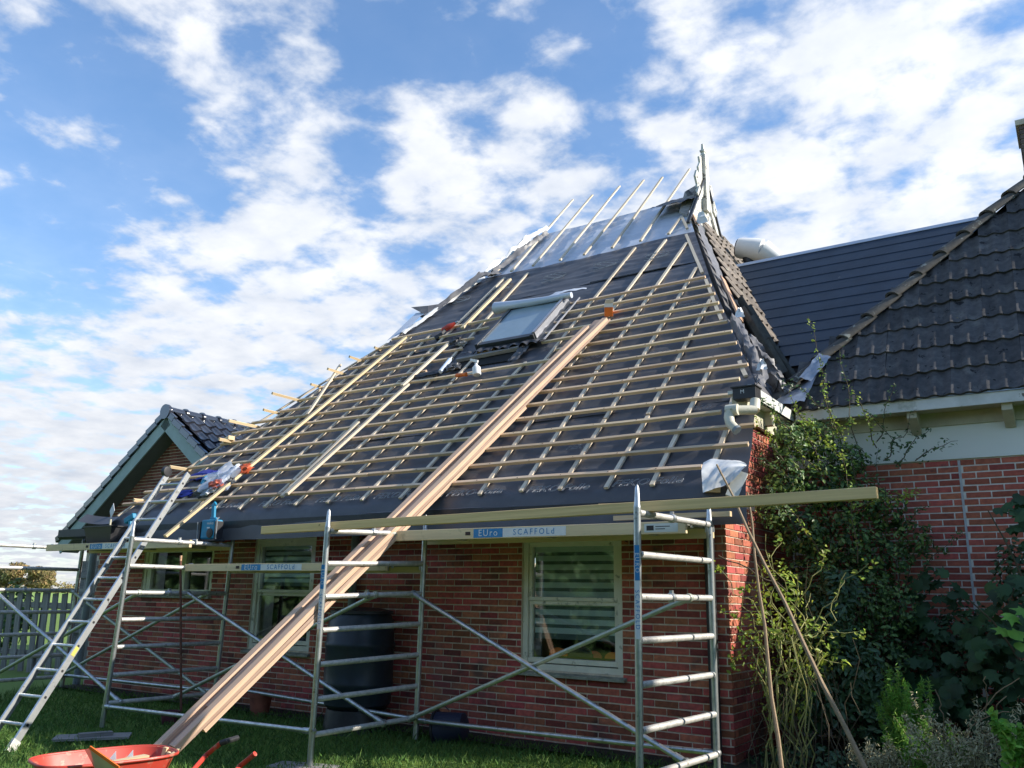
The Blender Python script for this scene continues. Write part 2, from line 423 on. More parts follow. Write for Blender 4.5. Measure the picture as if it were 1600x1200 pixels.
class MB:
    """collects geometry in world (or local) coordinates"""
    def __init__(s):
        s.v = []
        s.f = []
        s.m = []

    def add(s, vs, fs, mi=0):
        o = len(s.v)
        s.v += [tuple(v) for v in vs]
        s.f += [tuple(i + o for i in f) for f in fs]
        s.m += [mi] * len(fs)
        return s

    def hexa(s, p, mi=0):
        return s.add(p, [(0, 3, 2, 1), (4, 5, 6, 7), (0, 1, 5, 4), (1, 2, 6, 5), (2, 3, 7, 6), (3, 0, 4, 7)], mi)

    def box(s, a, b, mi=0):
        (x0, y0, z0), (x1, y1, z1) = a, b
        x0, x1 = min(x0, x1), max(x0, x1)
        y0, y1 = min(y0, y1), max(y0, y1)
        z0, z1 = min(z0, z1), max(z0, z1)
        return s.hexa([(x0, y0, z0), (x1, y0, z0), (x1, y1, z0), (x0, y1, z0), (x0, y0, z1), (x1, y0, z1), (x1, y1, z1), (x0, y1, z1)], mi)

    def bar(s, p0, p1, w, h, up=(0, 0, 1), mi=0):
        p0, p1 = Vector(p0), Vector(p1)
        d = (p1 - p0).normalized()
        sd = d.cross(Vector(up)).normalized() * w / 2
        u = sd.cross(d).normalized() * h / 2
        return s.hexa([p0 - sd - u, p1 - sd - u, p1 + sd - u, p0 + sd - u, p0 - sd + u, p1 - sd + u, p1 + sd + u, p0 + sd + u], mi)

    def tube(s, pts, r, k=8, mi=0, caps=True):
        pts = [Vector(p) for p in pts]
        rs = r if isinstance(r, (list, tuple)) else [r] * len(pts)
        rings = []
        pu = None
        for i, p in enumerate(pts):
            d = (pts[min(i + 1, len(pts) - 1)] - pts[max(i - 1, 0)]).normalized()
            a = pu if pu is not None else (Vector((0, 0, 1)) if abs(d.z) < 0.9 else Vector((1, 0, 0)))
            sd = d.cross(a).normalized()
            u = sd.cross(d).normalized()
            pu = u
            rings.append([p + (sd * cos(2 * pi * j / k) + u * sin(2 * pi * j / k)) * rs[i] for j in range(k)])
        vs = [v for g in rings for v in g]
        fs = []
        for i in range(len(pts) - 1):
            for j in range(k):
                a, b = i * k + j, i * k + (j + 1) % k
                fs.append((a, a + k, b + k, b))
        if caps:
            fs.append(tuple(range(k)))
            fs.append(tuple((len(pts) - 1) * k + k - 1 - j for j in range(k)))
        return s.add(vs, fs, mi)

    def lathe(s, c, prof, k=24, mi=0, axis=(0, 0, 1)):
        ax = Vector(axis).normalized()
        a = ax.orthogonal().normalized()
        b = ax.cross(a)
        c = Vector(c)
        vs = [c + ax * z + (a * cos(2 * pi * j / k) + b * sin(2 * pi * j / k)) * r for r, z in prof for j in range(k)]
        fs = []
        for i in range(len(prof) - 1):
            for j in range(k):
                p, q = i * k + j, i * k + (j + 1) % k
                fs.append((p, q, q + k, p + k))
        fs.append(tuple(range(k))[::-1])
        fs.append(tuple((len(prof) - 1) * k + j for j in range(k)))
        return s.add(vs, fs, mi)

    def prism(s, poly, d, mi=0):
        d = Vector(d)
        nn = len(poly)
        vs = [Vector(p) for p in poly] + [Vector(p) + d for p in poly]
        fs = [tuple(range(nn))[::-1], tuple(range(nn, 2 * nn))] + [(i, (i + 1) % nn, nn + (i + 1) % nn, nn + i) for i in range(nn)]
        return s.add(vs, fs, mi)

    def grid(s, P, nx, ny, mi=0):
        vs = [P(i / (nx - 1), j / (ny - 1)) for j in range(ny) for i in range(nx)]
        fs = [(j * nx + i, j * nx + i + 1, (j + 1) * nx + i + 1, (j + 1) * nx + i) for j in range(ny - 1) for i in range(nx - 1)]
        return s.add(vs, fs, mi)

    def mesh(s, name, mats, smooth=False):
        me = bpy.data.meshes.new(name)
        me.from_pydata([tuple(v) for v in s.v], [], s.f)
        for m_ in (mats if isinstance(mats, (list, tuple)) else [mats]):
            me.materials.append(m_)
        if any(s.m):
            me.polygons.foreach_set('material_index', s.m)
        if smooth:
            me.polygons.foreach_set('use_smooth', [True] * len(me.polygons))
            try:
                me.set_sharp_from_angle(angle=radians(38))
            except Exception:
                pass
        me.update()
        return me

    def obj(s, name, mats, parent=None, smooth=False, loc=None, bevel=0.0):
        """world-space geometry; origin moved to loc (or to the parent's place)"""
        W0 = Matrix.Translation(Vector(loc)) if loc is not None else Matrix.Identity(4)
        if loc is not None:
            l = Vector(loc)
            s.v = [tuple(Vector(v) - l) for v in s.v]
        o = bpy.data.objects.new(name, s.mesh(name, mats, smooth))
        link(o, parent, W0)
        if bevel:
            bv = o.modifiers.new('bevel', 'BEVEL')
            bv.width = bevel
            bv.segments = 2
            bv.limit_method = 'ANGLE'
        return o


def beam(name, p0, p1, w, h, m_, parent=None, up=(0, 0, 1), bevel=0.0, wob=0.0):
    """a board with its own local x axis along its length (so that the grain follows it)"""
    p0, p1 = Vector(p0), Vector(p1)
    d = p1 - p0
    ln = d.length
    x = d.normalized()
    y = Vector(up).cross(x).normalized()
    z = x.cross(y)
    M_ = Matrix((x, y, z)).transposed().to_4x4()
    M_.translation = (p0 + p1) / 2
    b = MB()
    if wob:
        k = max(3, int(ln / 0.35))
        ph = random.random() * 9
        off = [noise.noise(Vector((i * 0.35, ph, 0))) * wob for i in range(k + 1)]
        ofz = [noise.noise(Vector((i * 0.35, ph, 7))) * wob * 0.5 for i in range(k + 1)]
        vs = []
        for i in range(k + 1):
            xx = -ln / 2 + ln * i / k
            for (yy, z_) in ((-w / 2, -h / 2), (w / 2, -h / 2), (w / 2, h / 2), (-w / 2, h / 2)):
                vs.append((xx, yy + off[i], z_ + ofz[i]))
        fs = [(0, 1, 2, 3), tuple(k * 4 + j for j in (3, 2, 1, 0))]
        for i in range(k):
            for j in range(4):
                a, c = i * 4 + j, i * 4 + (j + 1) % 4
                fs.append((a, a + 4, c + 4, c))
        b.add(vs, fs)
    else:
        b.box((-ln / 2, -w / 2, -h / 2), (ln / 2, w / 2, h / 2))
    o = bpy.data.objects.new(name, b.mesh(name, m_))
    link(o, parent, M_)
    if bevel:
        bv = o.modifiers.new('bevel', 'BEVEL')
        bv.width = bevel
        bv.segments = 1
    return o


def text(name, body, size, M_, m_, parent=None, shear=0.0, depth=0.0, outline=0.0, align='CENTER', spacing=1.0):
    cu = bpy.data.curves.new('t', 'FONT')
    cu.body = body
    cu.size = size
    cu.shear = shear
    cu.align_x = align
    cu.align_y = 'CENTER'
    cu.space_character = spacing
    cu.resolution_u = 3
    if outline:
        cu.fill_mode = 'NONE'
        cu.bevel_depth = outline
        cu.bevel_resolution = 0
    elif depth:
        cu.extrude = depth
    to = bpy.data.objects.new('t', cu)
    COL.objects.link(to)
    me = bpy.data.meshes.new_from_object(to)
    COL.objects.unlink(to)
    bpy.data.objects.remove(to)
    me.materials.clear()
    me.materials.append(m_)
    o = bpy.data.objects.new(name, me)
    return link(o, parent, M_)


def basis(x, y, o):
    x, y = Vector(x).normalized(), Vector(y).normalized()
    z = x.cross(y).normalized()
    y = z.cross(x)
    M_ = Matrix((x, y, z)).transposed().to_4x4()
    M_.translation = Vector(o)
    return M_


def share(name, me, parent, M_):
    return link(bpy.data.objects.new(name, me), parent, M_)


def G(x, y):
    """height of the lawn"""
    t = min(1, max(0, (y + 1.9) / 1.9))
    t = t * t * (3 - 2 * t)
    near = 0.07 + 0.13 * t if -11 < x < 6 and y < 4 else 0.1
    return near + 0.012 * noise.noise(Vector((x * 1.3, y * 1.3, 0)))


# ------------------------------------------------------------------ ground
def ground():
    b = MB()
    xs = [-3000, -800, -200, -80, -40, -25] + list(np.arange(-16, 10.1, 0.5)) + [20, 60, 200, 800, 3000]
    ys = [-3000, -400, -60, -20] + list(np.arange(-10, 6.1, 0.5)) + [10, 20, 40, 80, 200, 800, 4000]
    vs = [(x, y, (G(x, y) - 0.02) if abs(x) < 30 and abs(y) < 30 else 0.05) for y in ys for x in xs]
    nx = len(xs)
    fs = [(j * nx + i, j * nx + i + 1, (j + 1) * nx + i + 1, (j + 1) * nx + i) for j in range(len(ys) - 1) for i in range(nx - 1)]
    b.add(vs, fs)
    lawn = mat('lawn soil and grass', (0.065, 0.12, 0.03), (0.04, 0.075, 0.022), 3.0, 0.9, bump=0.02, bscale=40, spots=((0.13, 0.21, 0.03), 0.02, 0.35, 0.10))
    o = b.obj('lawn', lawn, smooth=True)
    tag(o, 'dark green lawn round the house running out to the fields', None, kind='structure')
    f = MB()
    f.add([(-1500, 28, 0.09), (-24, 28, 0.09), (-60, 420, 0.09), (-1500, 420, 0.09)], [(0, 1, 2, 3)])
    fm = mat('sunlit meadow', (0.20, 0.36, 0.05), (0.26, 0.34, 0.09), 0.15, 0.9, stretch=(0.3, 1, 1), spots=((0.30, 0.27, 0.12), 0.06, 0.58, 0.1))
    tag(f.obj('meadow', fm), 'bright green meadow beyond the fence', None, kind='structure')
    s = MB()
    s.grid(lambda u, v: (-9.4 + 14 * u, -0.45 + 2.4 * v if u > 0.68 else -0.42 + 0.40 * v, G(-9.4 + 14 * u, -0.4) + 0.012 + 0.01 * noise.noise(Vector((u * 40, v * 6, 1)))), 70, 5)
    tag(s.obj('flower_bed_soil', soil, smooth=True), 'strip of dark bare soil along the foot of the brick wall', None, kind='structure')


ground()


def grass():
    n_ = 70000
    x = rng.uniform(-9.5, 2.5, n_ * 3)
    y = rng.uniform(-4.2, -0.25, n_ * 3)
    # keep what the view reaches: between the camera's lower edge and the wall
    keep = (y > -4.3 - 0.15 * (x + 2)) & (rng.random(n_ * 3) < np.clip(1.3 - 0.10 * np.abs(x + 2), 0.3, 1))
    x, y = x[keep][:n_], y[keep][:n_]
    k = len(x)
    h = rng.uniform(0.025, 0.065, k) * (1 + 0.8 * (rng.random(k) < 0.08))
    a = rng.uniform(0, 2 * pi, k)
    wd = rng.uniform(0.0022, 0.0045, k)
    lx, ly = rng.normal(0, 0.025, k), rng.normal(0, 0.025, k)
    z = np.array([G(float(a_), float(b_)) for a_, b_ in zip(x, y)]) - 0.012
    V = np.empty((k, 4, 3))
    V[:, 0] = np.stack([x - np.cos(a) * wd, y - np.sin(a) * wd, z], 1)
    V[:, 1] = np.stack([x + np.cos(a) * wd, y + np.sin(a) * wd, z], 1)
    V[:, 2] = np.stack([x + np.cos(a) * wd * .7 + lx * .4, y + np.sin(a) * wd * .7 + ly * .4, z + h * .6], 1)
    V[:, 3] = np.stack([x + lx, y + ly, z + h], 1)
    me = bpy.data.meshes.new('grass')
    me.vertices.add(k * 4)
    me.vertices.foreach_set('co', V.ravel())
    idx = np.arange(k)[:, None] * 4 + np.array([0, 1, 2, 0, 2, 3])[None]
    me.loops.add(k * 6)
    me.loops.foreach_set('vertex_index', idx.ravel().astype(np.int32))
    me.polygons.add(k * 2)
    me.polygons.foreach_set('loop_start', np.arange(0, k * 6, 3, dtype=np.int32))
    me.update(calc_edges=True)
    me.materials.append(grass_m)
    o = bpy.data.objects.new('grass', me)
    link(o, None, Matrix.Identity(4))
    tag(o, 'short green grass of the shaded lawn under the scaffold', None, kind='stuff')


grass()

# ------------------------------------------------------------------ leaves
def leaf_mesh(name, pts, nrm, size, m_, parent, world=None, fold=0.25, aspect=0.55, droop=0.3):
    """pts (k,3) centres, nrm (k,3) preferred normals; every leaf a folded pointed blade"""
    pts = np.asarray(pts, float)
    k = len(pts)
    nrm = np.asarray(nrm, float) + rng.normal(0, 0.55, (k, 3))
    nrm /= np.linalg.norm(nrm, axis=1)[:, None] + 1e-9
    t = rng.normal(0, 1, (k, 3))
    t[:, 2] -= droop
    t -= nrm * (t * nrm).sum(1)[:, None]
    t /= np.linalg.norm(t, axis=1)[:, None] + 1e-9
    s_ = np.cross(nrm, t)
    L_ = (size * rng.uniform(0.6, 1.35, k))[:, None]
    Wd = L_ * aspect * 0.5
    V = np.empty((k, 6, 3))
    V[:, 0] = pts - t * L_ * 0.5
    V[:, 1] = pts - t * L_ * 0.1 + s_ * Wd + nrm * Wd * fold
    V[:, 2] = pts + t * L_ * 0.28 + s_ * Wd * 0.75 + nrm * Wd * fold
    V[:, 3] = pts + t * L_ * 0.5 - nrm * L_ * 0.08
    V[:, 4] = pts + t * L_ * 0.28 - s_ * Wd * 0.75 + nrm * Wd * fold
    V[:, 5] = pts - t * L_ * 0.1 - s_ * Wd + nrm * Wd * fold
    idx = np.arange(k)[:, None] * 6 + np.array([0, 1, 2, 3, 0, 3, 4, 5])[None]
    me = bpy.data.meshes.new(name)
    me.vertices.add(k * 6)
    me.vertices.foreach_set('co', V.ravel())
    me.loops.add(k * 8)
    me.loops.foreach_set('vertex_index', idx.ravel().astype(np.int32))
    me.polygons.add(k * 2)
    me.polygons.foreach_set('loop_start', np.arange(0, k * 8, 4, dtype=np.int32))
    me.update(calc_edges=True)
    me.materials.append(m_)
    o = bpy.data.objects.new(name, me)
    link(o, parent, Matrix.Identity(4) if world is None else world)
    o['kind'] = 'stuff'
    return o


def blob_points(blobs, k):
    """points spread through lumpy ellipsoids, denser near the skin"""
    P_, N_ = [], []
    tot = sum(b[6] for b in blobs)
    for (cx_, cy_, cz_, rx, ry, rz, wt) in blobs:
        q = int(k * wt / tot)
        d = rng.normal(0, 1, (q, 3))
        d /= np.linalg.norm(d, axis=1)[:, None]
        r = rng.uniform(0.55, 1.05, q) ** 0.7
        lump = np.array([1 + 0.35 * noise.noise(Vector((a * 2.3 + cx_ * 5, b * 2.3, c * 2.3 + cz_))) for a, b, c in d])
        p_ = d * (r * lump)[:, None] * np.array([rx, ry, rz]) + np.array([cx_, cy_, cz_])
        P_.append(p_)
        N_.append(d + np.array([0, -0.5, 0.5]))
    return np.concatenate(P_), np.concatenate(N_)


def curve_pts(a, b, sag, k=9, wob=0.03, seed=0):
    a, b = Vector(a), Vector(b)
    out = []
    for i in range(k):
        t = i / (k - 1)
        p_ = a.lerp(b, t) + Vector((0, 0, sag * 4 * t * (1 - t)))
        if 0 < i:
            p_ += Vector((noise.noise(Vector((t * 4, seed, 1))), noise.noise(Vector((t * 4, seed, 5))), noise.noise(Vector((t * 4, seed, 9))))) * wob
        out.append(p_)
    return out


# ------------------------------------------------------------------ the farmhouse
RY, RZ, RPI = -0.4518, 2.4128, 0.74265
TV = Vector((0, cos(RPI), sin(RPI)))
NV = Vector((0, -sin(RPI), cos(RPI)))


def RP(x, s_, h=0.0):
    return Vector((x, RY, RZ)) + TV * s_ + NV * h


house = thing('farmhouse', (-4.5, 3, 0.1), 'red brick farmhouse whose steep roof is stripped to dark membrane and new battens', 'house')
EAVE_Z = 2.38
WL = -9.3
WINS = [  # x0, x1, z0, z1
    (-2.065, -0.994, 0.814, 2.044),
    (-5.972, -4.934, 0.83, 2.111),
    (-8.22, -6.76, 1.44, 2.03),
]
ZJ = 1.951
XB = -3.0039
CV = 0.0625


def side_top(y):  # underside of the roof over the side wall
    return min(3.36, RZ + (y - RY) * math.tan(RPI) - 0.05)


# wall cores (mortar), recessed 8 mm behind the brick faces
def wall_core():
    b = MB()
    y0, y1 = 0.005, 0.22
    xs = sorted([WL, 0.0 - 0.008] + [w[0] for w in WINS] + [w[1] for w in WINS])
    for i in range(len(xs) - 1):
        a, c = xs[i], xs[i + 1]
        win = [w for w in WINS if abs(w[0] - a) < 1e-6]
        if win:
            w = win[0]
            b.box((a, y0, -0.1), (c, y1, w[2]))
            b.box((a, y0, w[3]), (c, y1, EAVE_Z))
        else:
            b.box((a, y0, -0.1), (c, y1, EAVE_Z))
    return b.obj('front_wall', mortar, house)


fw = wall_core()
b = MB()
prof = [(-0.1)] 
poly = [(-0.008, 0.22, -0.1), (-0.008, 2.0, -0.1), (-0.008, 2.0, 3.34), (-0.008, 0.75, 3.34), (-0.008, 0.22, side_top(0.22) - 0.02)]
b.prism(poly, (-0.2, 0, 0))
b.prism([(-0.008, 2.0, -0.1), (-0.008, 11.8, -0.1), (-0.008, 11.8, 3.3), (-0.008, 2.0, 3.3)], (-0.2, 0, 0))
sw = b.obj('side_wall', mortar, house)
b = MB()
b.box((WL, 0.22, -0.1), (WL + 0.2, 11.8, 2.3))
b.box((WL + 0.2, 11.6, -0.1), (-0.21, 11.8, 2.3))
b.obj('back_wall', mortar, house)


def brick_mesh(lx, hz, dy, jit=0.0):
    b = MB()
    j = lambda: random.uniform(-jit, jit)
    b.hexa([(-lx / 2 + j(), 0, -hz / 2 + j()), (lx / 2 + j(), 0, -hz / 2 + j()), (lx / 2, dy, -hz / 2), (-lx / 2, dy, -hz / 2),
            (-lx / 2 + j(), 0, hz / 2 + j()), (lx / 2 + j(), 0, hz / 2 + j()), (lx / 2, dy, hz / 2), (-lx / 2, dy, hz / 2)])
    return b


CAMV = Vector(CAM['C'])


def lay_bricks(cells, m_, budget, parents):
    """cells: (parent_key, origin, xdir, length) ; nearest ones become single objects, the rest one joined part per wall"""
    cells.sort(key=lambda c: (Vector(c[1]) - CAMV).length)
    lib = {}
    rest = {}
    kk = 0
    for key, o_, xd, ln in cells:
        xd = Vector(xd)
        nrm = xd.cross(Vector((0, 0, 1)))  # faces outwards
        yv = -nrm
        o_ = Vector(o_) + nrm * random.uniform(-0.001, 0.003)
        if kk < budget:
            q = (round(ln, 2), random.randrange(4))
            if q not in lib:
                lib[q] = brick_mesh(q[0], 0.0505, 0.03, 0.0016).mesh('brick', m_)
            M_ = Matrix((xd, yv, Vector((0, 0, 1)))).transposed().to_4x4()
            M_.translation = o_
            share('brick', lib[q], parents[key], M_)
            kk += 1
        else:
            r = rest.setdefault(key, MB())
            t = brick_mesh(ln, 0.0505, 0.03, 0.0016)
            r.add([o_ + xd * v[0] + yv * v[1] + Vector((0, 0, v[2])) for v in t.v], t.f)
    for key, r in rest.items():
        ob = r.obj('brickwork', m_, parents[key])
        ob['kind'] = 'stuff'


cells = []
# front: stretcher bond
k0 = int((ZJ - 0.05) / CV) + 1
for k in range(-8, k0 + 1):
    zc = ZJ - CV * k + CV / 2
    if zc < 0.08 or zc > EAVE_Z - 0.03:
        continue
    off = XB + (0.11 if (k % 2) else 0.0)
    i0 = int((WL - off) / 0.22) - 2
    i1 = int((0 - off) / 0.22) + 3
    for i in range(i0, i1):
        a = off + 0.22 * i + 0.006 + 0.11
        c = a + 0.208
        a, c = max(a, WL), min(c, 0.0)
        segs = [(a, c)]
        for w in WINS:
            top = w[3] + 0.115  # soldier course above
            if w[2] - 0.05 < zc < top:
                ns = []
                for (p_, q_) in segs:
                    if q_ <= w[0] or p_ >= w[1]:
                        ns.append((p_, q_))
                    else:
                        if p_ < w[0] - 0.03:
                            ns.append((p_, w[0] - 0.008))
                        if q_ > w[1] + 0.03:
                            ns.append((w[1] + 0.008, q_))
                segs = ns
        for (p_, q_) in segs:
            if q_ - p_ > 0.035:
                cells.append(('f', ((p_ + q_) / 2, 0, zc), (1, 0, 0), q_ - p_))
# side wall
for k in range(-24, k0 + 1):
    zc = ZJ - CV * k + CV / 2
    if zc < 0.08 or zc > 3.3:
        continue
    off = 0.11 if k % 2 else 0.0
    for i in range(-1, 10):
        a = off + 0.22 * i + 0.004
        c = a + 0.208
        a, c = max(a, 0.0), min(c, 1.99)
        if c - a < 0.03 or zc + 0.03 > side_top(a):
            continue
        cells.append(('s', (0, (a + c) / 2, zc), (0, 1, 0), c - a))
lay_bricks(cells, brick, 285, {'f': fw, 's': sw})
# soldier bricks over the windows
for w in WINS:
    me = brick_mesh(0.0505, 0.098, 0.03, 0.001).mesh('soldier_brick', brick)
    x = w[0] - 0.05
    while x < w[1] + 0.06 and w is not WINS[2]:
        M_ = Matrix.Translation((x + 0.03, -0.001, w[3] + 0.058))
        share('soldier_brick', me, fw, M_)
        x += 0.0625


# windows -------------------------------------------------------------
def window(w, kind):
    x0, x1, z0, z1 = w
    root = part('window', house, ((x0 + x1) / 2, 0, z0))
    b = MB()
    t = 0.055
    yf, yb = 0.02, 0.10
    b.box((x0, yf, z0 + t), (x0 + t, yb, z1 - t))
    b.box((x1 - t, yf, z0 + t), (x1, yb, z1 - t))
    b.box((x0, yf, z1 - t), (x1, yb, z1))
    b.box((x0, yf, z0), (x1, yb, z0 + t))
    b.obj('window_frame', frame_m, root, bevel=0.003)
    panes = []
    if kind < 2:
        zm = z0 + (z1 - z0) * (0.53 if kind == 0 else 0.52)
        b = MB()
        for (a, c, dy) in ((zm - 0.02, z1 - t, 0.0), (z0 + t + 0.01, zm - 0.022, 0.012)):
            s_ = 0.035
            ax, cx_ = x0 + t + 0.004, x1 - t - 0.004
            b.box((ax, yf + 0.012 + dy, a + s_), (ax + s_, yb - 0.02, c - s_))
            b.box((cx_ - s_, yf + 0.012 + dy, a + s_), (cx_, yb - 0.02, c - s_))
            b.box((ax, yf + 0.012 + dy, c - s_), (cx_, yb - 0.02, c))
            b.box((ax, yf + 0.006, a), (cx_, yb - 0.02, a + s_ * (1.3 if dy else 1.0)))
            panes.append((ax + s_, cx_ - s_, a + s_, c - s_))
        b.obj('sash', frame_m, root, bevel=0.002)
    else:
        xm = (x0 + x1) / 2 + 0.12
        b = MB()
        b.box((xm - 0.05, yf - 0.004, z0 + t), (xm + 0.05, yb - 0.01, z1 - t))
        b.obj('mullion', frame_m, root, bevel=0.002)
        b = MB()
        b.box((x0 + t, yf + 0.01, z0 + t), (x0 + t + 0.09, yb - 0.02, z1 - t))
        b.obj('side_stile', frame_m, root, bevel=0.002)
        panes = [(x0 + t + 0.09, xm - 0.05, z0 + t, z1 - t), (xm + 0.05, x1 - t, z0 + t, z1 - t)]
    for (a, c, e, g) in panes:
        b = MB()
        b.box((a - 0.006, 0.064, e - 0.006), (c + 0.006, 0.069, g + 0.006))
        b.obj('pane', glass, root)
    # sill
    b = MB()
    b.hexa([(x0 - 0.05, -0.05, z0 - 0.055), (x1 + 0.04, -0.05, z0 - 0.055), (x1 + 0.04, 0.03, z0 - 0.045), (x0 - 0.05, 0.03, z0 - 0.045),
            (x0 - 0.05, -0.05, z0 - 0.03), (x1 + 0.04, -0.05, z0 - 0.03), (x1 + 0.04, 0.03, z0 - 0.008), (x0 - 0.05, 0.03, z0 - 0.008)])
    b.obj('sill', sill_m, root, bevel=0.003)
    # near-black box behind the panes, its colour standing in for an unlit room
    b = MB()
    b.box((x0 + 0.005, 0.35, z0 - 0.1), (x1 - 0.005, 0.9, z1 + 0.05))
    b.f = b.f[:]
    b.obj('room_shade_box', dark_in, root)
    if kind < 2:
        k = 0
        z = z1 - t - 0.035
        n_ = 10 if kind == 0 else 7
        zb = z0 + 0.30 if kind == 0 else z0 + (z1 - z0) * 0.58
        step = (z - zb) / n_
        for i in range(n_):
            b = MB()
            zt = z - step * i
            b.box((x0 + t + 0.045, 0.078 + 0.004 * (i % 2), zt - step * 0.62), (x1 - t - 0.045, 0.080 + 0.004 * (i % 2), zt))
            b.obj('blind_slat', blind_m, root)
        b = MB()
        b.box((x0 + t + 0.042, 0.090, zb - 0.02), (x1 - t - 0.042, 0.093, z + 0.02))
        b.obj('blind_backing', blind_d, root)
        if kind == 0:
            for (cx_, r, col) in ((0.33, 0.10, orange_m), (0.56, 0.13, black_m), (0.68, 0.085, red_m), (0.86, 0.08, orange_m)):
                b = MB()
                xc = x0 + (x1 - x0) * cx_
                pts = [(xc + r * cos(a * pi / 10), 0.09 + cx_ * 0.01, z0 + t + 0.075 + r * 0.75 * sin(a * pi / 10)) for a in range(11)]
                b.prism(pts, (0, 0.012, 0))
                b.obj('window_decoration', col, root)
    return root


for i, w in enumerate(WINS):
    window(w, i)

# small iron hook and stains on the wall
b = MB()
b.tube([(-0.93, -0.001, 1.98), (-0.93, -0.04, 1.985), (-0.93, -0.045, 2.0)], 0.006, 6)
b.obj('wall_hook', rust, house)

# downpipes
def pipe(name, pts, r, m_, parent, k=12):
    b = MB()
    b.tube(pts, r, k)
    return b.obj(name, m_, parent, smooth=True)


pipe('black_downpipe', [(-0.13, -0.06, 0.1), (-0.13, -0.06, 2.25)], 0.045, black_m, house)
dp_ = part('grey_downpipe', house, (-4.24, -0.07, 0.1))
pipe('pipe', [(-4.24, -0.07, 1.30), (-4.24, -0.07, 2.3)], 0.045, grey_pvc, dp_)
pipe('pipe_collar', [(-4.24, -0.07, 2.0), (-4.24, -0.07, 2.05)], 0.052, grey_pvc, dp_)
pipe('left_downpipe', [(-9.42, -0.02, 0.1), (-9.42, -0.02, 2.2)], 0.05, grey_pvc, house)

# roof body ------------------------------------------------------------
SR = 8.72
HIPL = [(-0.15, -8.42), (1.0, -7.98), (2.3, -7.42), (4.6, -6.60), (8.72, -5.50)]  # s, x of the left edge
HIPR = [(-0.15, 0.36), (0.48, 0.29), (1.60, 0.11), (4.6, -1.10), (8.72, -2.62)]


def hipx(H, s_):
    for (a, xa), (c, xc) in zip(H, H[1:]):
        if s_ <= c:
            return xa + (xc - xa) * (s_ - a) / (c - a)
    return H[-1][1]


roof = part('roof', house, (-4.2, 3, 2.5))
# solid body below the membrane: front plane, hips, back
b = MB()
RTz = RP(0, SR).z - 0.06
RTy = RP(0, SR).y
cl = [RP(-8.25, -0.1, -0.06), RP(0.05, -0.1, -0.06)]
bend = RP(0.05, 1.58, -0.06)
tr_, tl_ = Vector((-2.66, RTy, RTz)), Vector((-5.45, RTy, RTz))
yb = 2 * RTy + 0.5
backL, backR = Vector((-8.25, yb, 2.4)), Vector((0.05, yb, 3.4))
bendb = Vector((0.05, 1.58 + 0.5, bend.z))
V_ = [cl[0], cl[1], bend, tr_, tl_, backL, backR]
b.add(V_, [(0, 1, 2, 3, 4), (0, 4, 5), (3, 2, 6), (4, 3, 6, 5), (0, 5, 6, 2, 1)])
b.obj('roof_sheathing', membrane_l, roof)


def mem(s0, s1, seed, m_, nx, ny, name, lift=0.0, wr=0.020, xl=None, xr=None, roll=0.0):
    b = MB()

    def P(u, v):
        s_ = s0 + (s1 - s0) * v
        xl_ = hipx(HIPL, s_) if xl is None else xl
        xr_ = hipx(HIPR, s_) if xr is None else xr
        x = xl_ + (xr_ - xl_) * u
        q = noise.noise(Vector((x * 0.9, s_ * 5.5, seed))) * 0.65 + noise.noise(Vector((x * 2.6 + s_ * 2.5, s_ * 9, seed + 3))) * 0.35 + noise.noise(Vector((x * 5 - s_ * 7, s_ * 6 + x * 2, seed + 5))) * 0.16
        q += 0.8 * max(0, noise.noise(Vector((x * 0.35, s_ * 13.0, seed + 9)))) ** 2
        h = lift - 0.012 + wr * q
        d = 0
        if roll and s_ < 0.02:
            d = -roll * (0.02 - s_) ** 2 * 9
            h -= (0.02 - s_) ** 2 * 2.2
        return RP(x, s_, h) + Vector((0, 0, d))
    b.grid(P, nx, ny)
    return b.obj(name, m_, roof, smooth=True)


mem(-0.17, 1.42, 1, membrane, 190, 36, 'membrane', roll=0.5)
mem(1.36, 3.95, 4, membrane, 190, 60, 'membrane', lift=0.004)
mem(3.90, 5.45, 8, membrane, 170, 40, 'membrane', lift=0.008, wr=0.028)
mem(5.40, 6.80, 12, membrane, 150, 40, 'membrane', lift=0.012, wr=0.028)
mem(6.74, SR + 0.06, 15, foil, 90, 30, 'silver_foil', lift=0.0, wr=0.03)
# overlap seams of the membrane, torn dark line
for (s_, xa, xc) in ((1.50, -4.6, -3.1), (1.44, -2.55, -0.2), (5.42, -3.2, -1.9)):
    b = MB()
    b.grid(lambda u, v: RP(xa + (xc - xa) * u, s_ + 0.03 * noise.noise(Vector((u * 5, s_, 0))) + (v - 0.5) * 0.03, 0.006 + 0.012 * sin(pi * v) + 0.004 * noise.noise(Vector((u * 20, 3, 0)))), 40, 4)
    b.obj('membrane_seam', rubber, roof, smooth=True)

ROWS = [
    ((-8.41, 0.255), (-0.052, 0.179)), ((-8.24, 0.52), (0.281, 0.481)), ((-8.083, 0.791), (0.275, 0.784)), ((-7.89, 1.065), (-0.094, 1.064)),
    ((-7.751, 1.35), (-0.042, 1.376)), ((-7.805, 1.655), (-0.056, 1.672)), ((-7.842, 1.96), (-0.033, 1.953)), ((-7.648, 2.202), (-0.156, 2.224)),
    ((-7.266, 2.457), (-0.273, 2.505)), ((-7.167, 2.77), (-0.387, 2.796)), ((-6.912, 3.058), (-0.507, 3.098)), ((-6.866, 3.342), (-0.633, 3.409)),
    ((-6.787, 3.646), (-0.752, 3.68)), ((-6.738, 3.947), (-0.879, 4.004)), ((-6.637, 4.264), (-1.003, 4.304)), ((-6.515, 4.572), (-1.164, 4.635)),
]
SKY_L, SKY_R = -4.40, -3.18  # battens stop at the skylight here


